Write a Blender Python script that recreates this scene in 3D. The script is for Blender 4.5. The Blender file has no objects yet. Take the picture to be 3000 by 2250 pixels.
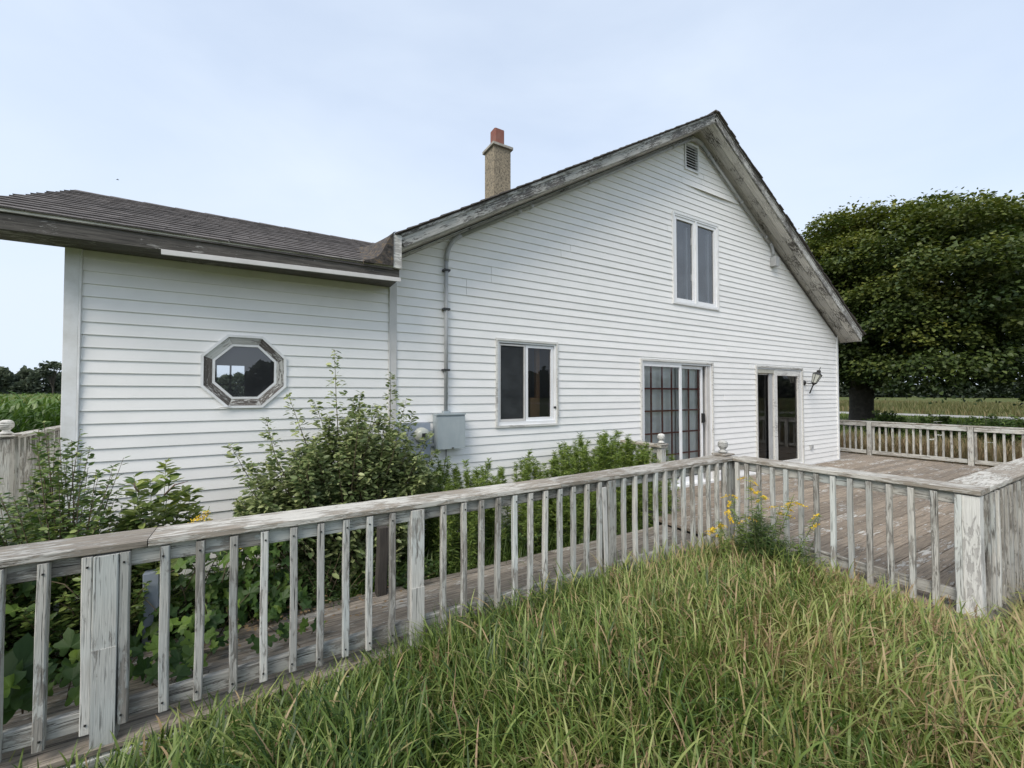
import bpy, math, random
import numpy as np
from mathutils import Vector, Matrix, noise as mnoise

SC = bpy.context.scene
COL = SC.collection
random.seed(7)
RNG = np.random.default_rng(11)
R = math.radians

# ------------------------------------------------------------------ camera
cam_d = bpy.data.cameras.new('camera')
cam_d.sensor_width = 36.0
cam_d.lens = 1239.08 / 3000.0 * 36.0
cam_d.clip_start = 0.05
cam_d.clip_end = 3000
cam = bpy.data.objects.new('camera', cam_d)
COL.objects.link(cam)
cam.location = (0.0, -4.8, 1.6077)
cam.rotation_mode = 'XYZ'
cam.rotation_euler = (math.pi / 2 + 0.0227, 0.0, -0.5382)
SC.camera = cam

# ------------------------------------------------------------------ world and sun
SUN_EL, SUN_AZ = R(48), R(-118)          # azimuth measured from +Y towards +X
w = bpy.data.worlds.new('World')
SC.world = w
w.use_nodes = True
nt = w.node_tree
nt.nodes.clear()
out = nt.nodes.new('ShaderNodeOutputWorld')
bg = nt.nodes.new('ShaderNodeBackground')
sky = nt.nodes.new('ShaderNodeTexSky')
sky.sky_type = 'NISHITA'
sky.sun_disc = False
sky.sun_elevation = SUN_EL
sky.sun_rotation = SUN_AZ
sky.air_density = 1.0
sky.dust_density = 2.0
sky.ozone_density = 1.2
bg.inputs['Strength'].default_value = 0.12
tc = nt.nodes.new('ShaderNodeTexCoord')
mp = nt.nodes.new('ShaderNodeMapping')
mp.inputs['Scale'].default_value = (0.9, 1.3, 2.4)
mp.inputs['Rotation'].default_value = (0.0, R(12), R(25))
nz = nt.nodes.new('ShaderNodeTexNoise')
nz.inputs['Scale'].default_value = 1.35
nz.inputs['Detail'].default_value = 5.0
nz.inputs['Roughness'].default_value = 0.52
nz.inputs['Distortion'].default_value = 0.35
rp = nt.nodes.new('ShaderNodeMapRange')
rp.inputs['From Min'].default_value = 0.36
rp.inputs['From Max'].default_value = 0.72
rp.inputs['To Min'].default_value = 0.62
rp.inputs['To Max'].default_value = 0.90
sep = nt.nodes.new('ShaderNodeSeparateXYZ')
hz = nt.nodes.new('ShaderNodeMapRange')
hz.inputs['From Min'].default_value = 0.0
hz.inputs['From Max'].default_value = 0.55
hz.inputs['To Min'].default_value = 0.30
hz.inputs['To Max'].default_value = 0.0
addn = nt.nodes.new('ShaderNodeMath'); addn.operation = 'ADD'; addn.use_clamp = True
mix = nt.nodes.new('ShaderNodeMixRGB')
mix.inputs['Color2'].default_value = (3.2, 3.62, 4.22, 1)
L = nt.links.new
L(tc.outputs['Generated'], mp.inputs['Vector'])
L(mp.outputs['Vector'], nz.inputs['Vector'])
L(nz.outputs['Fac'], rp.inputs['Value'])
L(tc.outputs['Generated'], sep.inputs['Vector'])
L(sep.outputs['Z'], hz.inputs['Value'])
L(rp.outputs['Result'], addn.inputs[0]); L(hz.outputs['Result'], addn.inputs[1])
L(addn.outputs['Value'], mix.inputs['Fac'])
L(sky.outputs['Color'], mix.inputs['Color1'])
L(mix.outputs['Color'], bg.inputs['Color'])
L(bg.outputs['Background'], out.inputs['Surface'])

sun_d = bpy.data.lights.new('sun', 'SUN')
sun_d.energy = 1.5
sun_d.angle = R(34)
sun_d.color = (1.0, 0.93, 0.84)
sun = bpy.data.objects.new('sun', sun_d)
COL.objects.link(sun)
sdir = Vector((math.sin(SUN_AZ) * math.cos(SUN_EL), math.cos(SUN_AZ) * math.cos(SUN_EL), math.sin(SUN_EL)))
sun.rotation_euler = sdir.to_track_quat('Z', 'Y').to_euler()

SC.view_settings.view_transform = 'Standard'
SC.view_settings.look = 'None'
SC.view_settings.exposure = 1.08
SC.view_settings.gamma = 1.0
SC.view_settings.use_curve_mapping = False
SC.cycles.max_bounces = 6
SC.cycles.transparent_max_bounces = 12
SC.cycles.use_denoising = True

# ------------------------------------------------------------------ materials
def new_mat(name):
    m = bpy.data.materials.new(name); m.use_nodes = True
    t = m.node_tree
    b = t.nodes['Principled BSDF']
    return m, t, b

def ramp(t, stops, interp='LINEAR'):
    r = t.nodes.new('ShaderNodeValToRGB')
    r.color_ramp.interpolation = interp
    e = r.color_ramp.elements
    while len(e) < len(stops): e.new(0.5)
    for k, (p, c) in enumerate(stops):
        e[k].position = p; e[k].color = (*c, 1)
    return r

def noise(t, vec, scale, detail=4, rough=0.55, dist=0.0):
    n = t.nodes.new('ShaderNodeTexNoise')
    n.inputs['Scale'].default_value = scale
    n.inputs['Detail'].default_value = detail
    n.inputs['Roughness'].default_value = rough
    n.inputs['Distortion'].default_value = dist
    if vec is not None: t.links.new(vec, n.inputs['Vector'])
    return n

def mixc(t, f, a, b, mode='MIX'):
    m = t.nodes.new('ShaderNodeMixRGB'); m.blend_type = mode
    for i, x in enumerate((f, a, b)):
        if isinstance(x, (int, float)): m.inputs[i].default_value = x if i == 0 else (x, x, x, 1)
        elif isinstance(x, tuple): m.inputs[i].default_value = (*x, 1)
        else: t.links.new(x, m.inputs[i])
    return m

def mapr(t, v, a, b, c=0.0, d=1.0):
    m = t.nodes.new('ShaderNodeMapRange')
    for k, x in zip(('From Min', 'From Max', 'To Min', 'To Max'), (a, b, c, d)): m.inputs[k].default_value = x
    t.links.new(v, m.inputs['Value'])
    return m

def objvec(t, scale=(1, 1, 1), rnd=37.0):
    """object coordinates moved by a random amount for every object, so no two pieces share their grain"""
    tcn = t.nodes.new('ShaderNodeTexCoord')
    oi = t.nodes.new('ShaderNodeObjectInfo')
    mu = t.nodes.new('ShaderNodeMath'); mu.operation = 'MULTIPLY'; mu.inputs[1].default_value = rnd
    t.links.new(oi.outputs['Random'], mu.inputs[0])
    ad = t.nodes.new('ShaderNodeVectorMath'); ad.operation = 'ADD'
    t.links.new(tcn.outputs['Object'], ad.inputs[0]); t.links.new(mu.outputs[0], ad.inputs[1])
    mpn = t.nodes.new('ShaderNodeMapping'); mpn.inputs['Scale'].default_value = scale
    t.links.new(ad.outputs[0], mpn.inputs['Vector'])
    return mpn.outputs['Vector'], oi.outputs['Random'], ad.outputs[0]

def bump(t, b, h, strength=0.5, dist=0.01):
    bn = t.nodes.new('ShaderNodeBump')
    bn.inputs['Strength'].default_value = strength
    bn.inputs['Distance'].default_value = dist
    t.links.new(h, bn.inputs['Height']); t.links.new(bn.outputs['Normal'], b.inputs['Normal'])

def wood_mat(name, bare_a, bare_b, paint, lo, hi, crack=0.5, tint=None, tintlo=0.5, fs=2.4):
    """weathered board, grain along the object's X axis, with flaking paint"""
    m, t, b = new_mat(name)
    v, rnd, raw = objvec(t, (1.6, 26, 26))
    g = noise(t, v, 2.2, 6, 0.65, 0.9)
    v2, _, _ = objvec(t, (1.8, 75, 75), 19.0)
    g2 = noise(t, v2, 2.0, 3, 0.6, 0.3)
    bare = ramp(t, [(0.25, bare_a), (0.72, bare_b)]); t.links.new(g.outputs['Fac'], bare.inputs['Fac'])
    v3, _, _ = objvec(t, (3.0, 16, 16), 71.0)
    pm = noise(t, v3, fs, 7, 0.72, 0.6)
    big = noise(t, raw, 2.1, 3, 0.5)
    sm = t.nodes.new('ShaderNodeMath'); sm.operation = 'ADD'
    t.links.new(pm.outputs['Fac'], sm.inputs[0])
    bm_ = mapr(t, big.outputs['Fac'], 0.3, 0.7, -0.13, 0.13); t.links.new(bm_.outputs[0], sm.inputs[1])
    mask = mapr(t, sm.outputs[0], lo, hi)
    pc = mixc(t, mapr(t, g2.outputs['Fac'], 0.35, 0.62, 0.0, 0.45).outputs[0], paint, bare_a)
    pcol = pc.outputs[0]
    if tint:
        tn = noise(t, raw, 1.7, 3, 0.5)
        pcol = mixc(t, mapr(t, tn.outputs['Fac'], tintlo - .1, tintlo + .12, 0, 0.8).outputs[0], pcol, tint).outputs[0]
    c = mixc(t, mask.outputs[0], bare.outputs[0], pcol)
    cr = mapr(t, g2.outputs['Fac'], 0.34, 0.42, crack, 0.0)
    c2 = mixc(t, cr.outputs[0], c.outputs[0], tuple(x * 0.25 for x in bare_a))
    dv = mapr(t, rnd, 0, 1, 0.70, 1.12)
    hs = t.nodes.new('ShaderNodeHueSaturation'); t.links.new(c2.outputs[0], hs.inputs['Color']); t.links.new(dv.outputs[0], hs.inputs['Value'])
    t.links.new(hs.outputs[0], b.inputs['Base Color'])
    b.inputs['Roughness'].default_value = 0.85
    hh = mixc(t, 0.5, g.outputs['Fac'], g2.outputs['Fac'])
    hm = mixc(t, 0.35, hh.outputs[0], mask.outputs[0])
    bump(t, b, hm.outputs[0], 0.9, 0.006)
    return m

M = {}
M['rail'] = wood_mat('weathered_rail_wood', (0.10, 0.093, 0.08), (0.40, 0.38, 0.34), (0.60, 0.59, 0.54), 0.42, 0.50, 0.9, (0.44, 0.475, 0.46), 0.58)
M['railpaint'] = wood_mat('painted_rail_wood', (0.11, 0.105, 0.092), (0.42, 0.405, 0.37), (0.65, 0.645, 0.60), 0.36, 0.44, 0.9, (0.50, 0.54, 0.525), 0.54)
M['cap'] = wood_mat('rail_cap_wood', (0.17, 0.145, 0.115), (0.38, 0.34, 0.285), (0.62, 0.61, 0.56), 0.46, 0.54, 0.7)
M['deck'] = wood_mat('deck_board_wood', (0.12, 0.098, 0.075), (0.37, 0.305, 0.235), (0.62, 0.61, 0.57), 0.595, 0.615, 0.75)
M['walk'] = wood_mat('walkway_board_wood', (0.085, 0.075, 0.062), (0.42, 0.365, 0.30), (0.60, 0.58, 0.53), 0.57, 0.63, 0.95)
M['dark'] = wood_mat('dark_fascia_wood', (0.030, 0.028, 0.025), (0.150, 0.138, 0.122), (0.42, 0.41, 0.38), 0.62, 0.66, 0.7, fs=3.4)
M['rake'] = wood_mat('flaking_rake_wood', (0.085, 0.08, 0.075), (0.25, 0.24, 0.225), (0.66, 0.66, 0.62), 0.46, 0.49, 0.8, fs=4.0)
M['soffit'] = wood_mat('soffit_wood', (0.05, 0.045, 0.04), (0.14, 0.13, 0.115), (0.76, 0.74, 0.69), 0.40, 0.42, 0.1, fs=5.0)
M['peel'] = wood_mat('peeling_trim_wood', (0.30, 0.29, 0.27), (0.45, 0.44, 0.42), (0.70, 0.70, 0.665), 0.38, 0.44, 0.3)
M['rot'] = wood_mat('rotten_frame_wood', (0.04, 0.034, 0.03), (0.20, 0.18, 0.16), (0.70, 0.70, 0.66), 0.50, 0.53, 0.8, fs=4.5)
M['post'] = wood_mat('old_post_wood', (0.025, 0.022, 0.02), (0.085, 0.075, 0.065), (0.3, 0.3, 0.28), 0.70, 0.78, 0.6)

def plain(name, col, rough=0.5, metal=0.0, dirt=None, dscale=3.0, damt=0.5, bmp=0.0, bscale=60, spec=0.5, stretch=(1, 1, 1)):
    m, t, b = new_mat(name)
    b.inputs['Roughness'].default_value = rough
    b.inputs['Metallic'].default_value = metal
    b.inputs['Specular IOR Level'].default_value = spec
    v, rnd, raw = objvec(t, stretch)
    if dirt:
        n = noise(t, v, dscale, 6, 0.62)
        f = mapr(t, n.outputs['Fac'], 0.42, 0.75, 0, damt)
        c = mixc(t, f.outputs[0], col, dirt)
        hs = t.nodes.new('ShaderNodeHueSaturation'); t.links.new(c.outputs[0], hs.inputs['Color'])
        t.links.new(mapr(t, rnd, 0, 1, 0.965, 1.03).outputs[0], hs.inputs['Value'])
        t.links.new(hs.outputs[0], b.inputs['Base Color'])
    else:
        b.inputs['Base Color'].default_value = (*col, 1)
    if bmp:
        n2 = noise(t, raw, bscale, 4, 0.6)
        bump(t, b, n2.outputs['Fac'], bmp, 0.01)
    return m

M['siding'] = plain('white_siding', (0.84, 0.835, 0.815), 0.5, dirt=(0.62, 0.64, 0.60), dscale=1.6, damt=0.28, bmp=0.03, bscale=5, stretch=(1.6, 1, 1.6))
M['trim'] = plain('white_trim', (0.76, 0.77, 0.77), 0.5, dirt=(0.48, 0.47, 0.42), dscale=6, damt=0.55)
M['vinyl'] = plain('white_vinyl_frame', (0.82, 0.83, 0.84), 0.35, dirt=(0.60, 0.60, 0.57), dscale=5, damt=0.35)
M['beige'] = plain('beige_drip_edge', (0.50, 0.49, 0.42), 0.5, dirt=(0.25, 0.24, 0.20), dscale=8, damt=0.6)
M['greige'] = plain('grey_corner_trim', (0.60, 0.59, 0.57), 0.5, dirt=(0.42, 0.41, 0.39), dscale=5, damt=0.5)
M['stucco'] = plain('stucco_chimney', (0.30, 0.255, 0.18), 0.95, dirt=(0.045, 0.04, 0.034), dscale=26, damt=1.1, bmp=0.9, bscale=60)
M['mortar'] = plain('mortar_cap', (0.38, 0.36, 0.31), 0.95, dirt=(0.1, 0.1, 0.09), dscale=12, damt=0.9, bmp=0.5)
M['flue'] = plain('clay_flue', (0.22, 0.082, 0.06), 0.85, dirt=(0.25, 0.15, 0.12), dscale=7, damt=0.6, bmp=0.2)
M['conduit'] = plain('grey_conduit', (0.40, 0.41, 0.41), 0.5, dirt=(0.28, 0.28, 0.27), dscale=6, damt=0.6)
M['box'] = plain('grey_painted_metal', (0.33, 0.38, 0.40), 0.42, dirt=(0.46, 0.50, 0.50), dscale=4, damt=0.45, stretch=(3, 3, 1))
M['bluebox'] = plain('blue_grey_plastic', (0.28, 0.32, 0.38), 0.5, dirt=(0.2, 0.22, 0.25), dscale=5, damt=0.4)
M['black'] = plain('black_metal', (0.02, 0.021, 0.022), 0.45, dirt=(0.06, 0.055, 0.05), dscale=20, damt=0.6)
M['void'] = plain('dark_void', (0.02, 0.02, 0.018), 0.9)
M['room'] = plain('interior_wall', (0.22, 0.21, 0.20), 0.9)
M['roomfloor'] = plain('interior_floor', (0.10, 0.075, 0.05), 0.8)
M['muntin'] = plain('brown_muntin', (0.17, 0.045, 0.03), 0.5)
M['blind'] = None
M['jamb'] = plain('tan_wood_jamb', (0.36, 0.17, 0.06), 0.6, dirt=(0.2, 0.1, 0.04), dscale=5, damt=0.5)
M['gravel'] = plain('road_gravel', (0.34, 0.33, 0.31), 0.95, dirt=(0.22, 0.21, 0.19), dscale=2.5, damt=0.6, bmp=0.3)
M['concrete'] = plain('concrete', (0.20, 0.19, 0.17), 0.95, dirt=(0.10, 0.095, 0.08), dscale=4, damt=0.7, bmp=0.5)
M['caul'] = plain('white_flower', (0.75, 0.76, 0.70), 0.8)
M['gold'] = plain('yellow_flower', (0.72, 0.50, 0.03), 0.8, dirt=(0.45, 0.32, 0.02), dscale=30, damt=0.7)
M['pink'] = plain('pinkish_flower_spike', (0.36, 0.22, 0.20), 0.8)
M['bird'] = plain('bird_feather', (0.08, 0.075, 0.07), 0.8)
M['lampglass'] = plain('frosted_lamp_glass', (0.50, 0.52, 0.47), 0.25, dirt=(0.35, 0.36, 0.3), dscale=9, damt=0.7)

# blind: fine horizontal pleats
m, t, b = new_mat('pleated_blind')
v, rnd, raw = objvec(t, (1, 1, 1), 0.0)
wv = t.nodes.new('ShaderNodeTexWave'); wv.bands_direction = 'Z'; wv.inputs['Scale'].default_value = 22
t.links.new(raw, wv.inputs['Vector'])
n = noise(t, raw, 2.3, 4, 0.6)
c = mixc(t, mapr(t, wv.outputs['Fac'], 0, 1, 0, 0.5).outputs[0], (0.92, 0.95, 0.90), (0.70, 0.75, 0.72))
c = mixc(t, mapr(t, n.outputs['Fac'], 0.4, 0.7, 0, 0.6).outputs[0], c.outputs[0], (0.50, 0.54, 0.54))
t.links.new(c.outputs[0], b.inputs['Base Color'])
b.inputs['Roughness'].default_value = 0.9
M['blind'] = m

# window glass: fresnel reflection over clear view
def glass_mat(name, tint=(0.75, 0.78, 0.8), ior=1.75, film=0.0, filmcol=(0.3, 0.33, 0.35), rough=0.0, boost=0.0):
    m = bpy.data.materials.new(name); m.use_nodes = True
    t = m.node_tree; t.nodes.clear()
    o = t.nodes.new('ShaderNodeOutputMaterial')
    gl = t.nodes.new('ShaderNodeBsdfGlossy'); gl.inputs['Roughness'].default_value = rough
    tr = t.nodes.new('ShaderNodeBsdfTransparent'); tr.inputs['Color'].default_value = (*tint, 1)
    df = t.nodes.new('ShaderNodeBsdfDiffuse'); df.inputs['Color'].default_value = (*filmcol, 1)
    fr = t.nodes.new('ShaderNodeFresnel'); fr.inputs['IOR'].default_value = ior
    fm = t.nodes.new('ShaderNodeMath'); fm.operation = 'ADD'; fm.inputs[1].default_value = boost; fm.use_clamp = True
    t.links.new(fr.outputs[0], fm.inputs[0])
    m1 = t.nodes.new('ShaderNodeMixShader'); m2 = t.nodes.new('ShaderNodeMixShader')
    tcn = t.nodes.new('ShaderNodeTexCoord')
    nn = noise(t, tcn.outputs['Object'], 3.0, 4, 0.6)
    fmx = mapr(t, nn.outputs['Fac'], 0.3, 0.75, film * 0.5, film * 1.3)
    t.links.new(fmx.outputs[0], m1.inputs[0])
    t.links.new(tr.outputs[0], m1.inputs[1]); t.links.new(df.outputs[0], m1.inputs[2])
    t.links.new(fm.outputs[0], m2.inputs[0])
    t.links.new(m1.outputs[0], m2.inputs[1]); t.links.new(gl.outputs[0], m2.inputs[2])
    bn = t.nodes.new('ShaderNodeBump'); bn.inputs['Strength'].default_value = 0.02; bn.inputs['Distance'].default_value = 0.02
    n3 = noise(t, tcn.outputs['Object'], 2.0, 2, 0.5)
    t.links.new(n3.outputs['Fac'], bn.inputs['Height']); t.links.new(bn.outputs['Normal'], gl.inputs['Normal'])
    t.links.new(m2.outputs[0], o.inputs['Surface'])
    return m
M['glass'] = glass_mat('window_glass', ior=1.6, film=0.04)
M['glass_door'] = glass_mat('door_glass', tint=(0.95, 0.96, 0.96), ior=1.5, film=0.01)
M['glass_up'] = glass_mat('upper_window_glass', ior=1.7, film=0.30, filmcol=(0.22, 0.25, 0.28), boost=0.05)
M['glass_oct'] = glass_mat('octagon_glass', ior=1.7, film=0.10, filmcol=(0.3, 0.32, 0.35), boost=0.06)
M['screen'] = glass_mat('insect_screen', tint=(0.55, 0.55, 0.55), ior=1.05, film=0.42, filmcol=(0.10, 0.11, 0.115), rough=0.5)

# asphalt shingles
m, t, b = new_mat('asphalt_shingle')
v, rnd, raw = objvec(t, (1, 1, 1), 53.0)
n = noise(t, raw, 3.0, 5, 0.6); n2 = noise(t, raw, 120, 2, 0.6)
c = ramp(t, [(0.3, (0.055, 0.049, 0.047)), (0.7, (0.12, 0.106, 0.10))]); t.links.new(n.outputs['Fac'], c.inputs['Fac'])
c1 = mixc(t, mapr(t, n2.outputs['Fac'], 0.35, 0.7, 0, 0.55).outputs[0], c.outputs[0], (0.19, 0.175, 0.165))
hs = t.nodes.new('ShaderNodeHueSaturation'); t.links.new(c1.outputs[0], hs.inputs['Color']); t.links.new(mapr(t, rnd, 0, 1, 0.78, 1.2).outputs[0], hs.inputs['Value'])
t.links.new(hs.outputs[0], b.inputs['Base Color']); b.inputs['Roughness'].default_value = 0.95
bump(t, b, n2.outputs['Fac'], 0.5, 0.004)
M['shingle'] = m
# mossy shingle
m, t, b = new_mat('mossy_shingle')
v, rnd, raw = objvec(t, (1, 1, 1), 5.0)
n = noise(t, raw, 22, 5, 0.7); n2 = noise(t, raw, 6, 3, 0.6)
c = ramp(t, [(0.35, (0.02, 0.018, 0.016)), (0.55, (0.075, 0.066, 0.06)), (0.68, (0.20, 0.125, 0.035))]); t.links.new(n.outputs['Fac'], c.inputs['Fac'])
t.links.new(c.outputs[0], b.inputs['Base Color']); b.inputs['Roughness'].default_value = 0.95
bump(t, b, n.outputs['Fac'], 0.8, 0.01)
M['moss'] = m

def leaf_mat(name, stops, trans=0.25, rough=0.5, spec=0.35):
    """leaf colour from a per-leaf attribute 'v' (0..1)"""
    m = bpy.data.materials.new(name); m.use_nodes = True
    t = m.node_tree
    b = t.nodes['Principled BSDF']; o = t.nodes['Material Output']
    at = t.nodes.new('ShaderNodeAttribute'); at.attribute_name = 'v'
    r = ramp(t, stops); t.links.new(at.outputs['Fac'], r.inputs['Fac'])
    t.links.new(r.outputs[0], b.inputs['Base Color'])
    b.inputs['Roughness'].default_value = rough
    b.inputs['Specular IOR Level'].default_value = spec
    tl = t.nodes.new('ShaderNodeBsdfTranslucent')
    hs = t.nodes.new('ShaderNodeHueSaturation'); hs.inputs['Value'].default_value = 1.3; hs.inputs['Saturation'].default_value = 1.15
    t.links.new(r.outputs[0], hs.inputs['Color']); t.links.new(hs.outputs[0], tl.inputs['Color'])
    ms = t.nodes.new('ShaderNodeMixShader'); ms.inputs[0].default_value = trans
    t.links.new(b.outputs[0], ms.inputs[1]); t.links.new(tl.outputs[0], ms.inputs[2])
    t.links.new(ms.outputs[0], o.inputs['Surface'])
    return m
M['grass'] = leaf_mat('grass_blades', [(0.0, (0.032, 0.065, 0.015)), (0.25, (0.10, 0.16, 0.034)), (0.45, (0.205, 0.265, 0.07)), (0.65, (0.33, 0.355, 0.13)), (0.85, (0.38, 0.30, 0.15)), (1.0, (0.42, 0.29, 0.18))], 0.3, 0.42)
M['drygrass'] = leaf_mat('dry_meadow', [(0.0, (0.05, 0.075, 0.02)), (0.4, (0.12, 0.125, 0.045)), (0.75, (0.21, 0.165, 0.085)), (1.0, (0.26, 0.175, 0.10))], 0.25, 0.7)  # dry tones darkened to imitate shadow on the weeds past the far rail
M['maple'] = leaf_mat('maple_leaves', [(0.0, (0.020, 0.038, 0.012)), (0.4, (0.058, 0.085, 0.02)), (0.75, (0.135, 0.16, 0.036)), (1.0, (0.23, 0.22, 0.045))], 0.22, 0.5)
M['wood_leaf'] = leaf_mat('distant_leaves_hazed', [(0.0, (0.05, 0.068, 0.05)), (0.6, (0.095, 0.12, 0.08)), (1.0, (0.14, 0.16, 0.095))], 0.15, 0.7)  # lightened so the leaf colour itself carries distance haze
M['bush'] = leaf_mat('olive_bush_leaves', [(0.0, (0.045, 0.075, 0.03)), (0.5, (0.13, 0.18, 0.07)), (0.8, (0.27, 0.32, 0.14)), (1.0, (0.42, 0.46, 0.22))], 0.25, 0.4)
M['dbush'] = leaf_mat('dark_shrub_leaves', [(0.0, (0.025, 0.05, 0.017)), (0.5, (0.075, 0.13, 0.035)), (0.85, (0.19, 0.25, 0.07)), (1.0, (0.30, 0.35, 0.11))], 0.25, 0.4)
M['weed'] = leaf_mat('feathery_weed_leaves', [(0.0, (0.045, 0.085, 0.025)), (0.5, (0.15, 0.225, 0.055)), (1.0, (0.36, 0.44, 0.10))], 0.3, 0.6)
M['corn'] = leaf_mat('corn_leaves', [(0.0, (0.03, 0.06, 0.015)), (0.6, (0.08, 0.15, 0.03)), (0.9, (0.17, 0.25, 0.07)), (1.0, (0.33, 0.31, 0.13))], 0.25, 0.4)
M['vine'] = leaf_mat('grape_vine_leaves', [(0.0, (0.025, 0.06, 0.014)), (0.6, (0.06, 0.115, 0.025)), (1.0, (0.16, 0.25, 0.045))], 0.3, 0.5)
# vine leaves are single objects: colour from the object's random value
t = M['vine'].node_tree
for nn_ in [x for x in t.nodes if x.type == 'ATTRIBUTE']:
    oi = t.nodes.new('ShaderNodeObjectInfo')
    for l in list(nn_.outputs['Fac'].links): t.links.new(oi.outputs['Random'], l.to_socket)
M['stem'] = plain('brown_stem', (0.10, 0.075, 0.045), 0.8, dirt=(0.16, 0.12, 0.06), dscale=12, damt=0.6)
M['gstem'] = plain('green_stem', (0.10, 0.13, 0.045), 0.7)
M['bark'] = plain('maple_bark', (0.055, 0.048, 0.04), 0.95, dirt=(0.12, 0.11, 0.09), dscale=6, damt=0.7, bmp=0.8, bscale=14)

# soil and turf under everything
m, t, b = new_mat('meadow_ground')
tcn = t.nodes.new('ShaderNodeTexCoord')
n = noise(t, tcn.outputs['Object'], 0.35, 6, 0.6); n2 = noise(t, tcn.outputs['Object'], 9, 5, 0.65)
c = ramp(t, [(0.3, (0.050, 0.070, 0.022)), (0.55, (0.105, 0.125, 0.035)), (0.75, (0.16, 0.15, 0.055))]); t.links.new(n.outputs['Fac'], c.inputs['Fac'])
c1 = mixc(t, mapr(t, n2.outputs['Fac'], 0.4, 0.75, 0, 0.7).outputs[0], c.outputs[0], (0.035, 0.035, 0.018))
t.links.new(c1.outputs[0], b.inputs['Base Color']); b.inputs['Roughness'].default_value = 1.0
b.inputs['Specular IOR Level'].default_value = 0.1
bump(t, b, n2.outputs['Fac'], 0.8, 0.05)
M['ground'] = m

# ------------------------------------------------------------------ mesh helpers
def link(name, me, mat=None, parent=None, loc=None, rot=None):
    o = bpy.data.objects.new(name, me)
    COL.objects.link(o)
    if mat is not None and me is not None and len(me.materials) == 0: me.materials.append(mat)
    if parent is not None: o.parent = parent
    if loc is not None: o.location = loc
    if rot is not None: o.rotation_euler = rot
    return o

def mesh_np(name, V, F, mat=None, attr=None, smooth=False):
    """V (n,3) array, F (m,k) array of one polygon size"""
    me = bpy.data.meshes.new(name)
    V = np.asarray(V, np.float32); F = np.asarray(F, np.int32)
    k = F.shape[1]
    me.vertices.add(len(V)); me.vertices.foreach_set('co', V.ravel())
    me.loops.add(F.size); me.loops.foreach_set('vertex_index', F.ravel())
    me.polygons.add(len(F))
    me.polygons.foreach_set('loop_start', np.arange(0, F.size, k, dtype=np.int32))
    me.polygons.foreach_set('loop_total', np.full(len(F), k, np.int32))
    if smooth: me.polygons.foreach_set('use_smooth', np.ones(len(F), bool))
    if attr is not None:
        a = me.attributes.new('v', 'FLOAT', 'POINT'); a.data.foreach_set('value', np.asarray(attr, np.float32))
    if mat: me.materials.append(mat)
    me.update(calc_edges=True)
    return me

def mesh_py(name, V, F, mat=None):
    me = bpy.data.meshes.new(name); me.from_pydata([tuple(v) for v in V], [], F)
    if mat: me.materials.append(mat)
    me.update()
    return me

def thing(name, label, cat, loc=(0, 0, 0), group=None, rot=None):
    o = bpy.data.objects.new(name, None); COL.objects.link(o)
    o.location = loc; o['label'] = label; o['category'] = cat
    o.empty_display_size = 0.1
    if rot: o.rotation_euler = rot
    if group: o['group'] = group
    return o

def tag(o, label, cat, group=None):
    o['label'] = label; o['category'] = cat
    if group: o['group'] = group
    return o

def box_vf(lx, ly, lz, ch=0.0):
    """box centred on the origin with chamfered long edges (along X)"""
    a, b_, c_ = lx / 2, ly / 2, lz / 2
    if ch <= 0:
        V = [(x, y, z) for x in (-a, a) for y in (-b_, b_) for z in (-c_, c_)]
        F = [(0, 1, 3, 2), (4, 6, 7, 5), (0, 4, 5, 1), (2, 3, 7, 6), (0, 2, 6, 4), (1, 5, 7, 3)]
        return V, F
    prof = [(-b_ + ch, -c_), (b_ - ch, -c_), (b_, -c_ + ch), (b_, c_ - ch), (b_ - ch, c_), (-b_ + ch, c_), (-b_, c_ - ch), (-b_, -c_ + ch)]
    V = [(-a, y, z) for y, z in prof] + [(a, y, z) for y, z in prof]
    F = [tuple(range(7, -1, -1)), tuple(range(8, 16))] + [(i, (i + 1) % 8, 8 + (i + 1) % 8, 8 + i) for i in range(8)]
    return V, F

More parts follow.
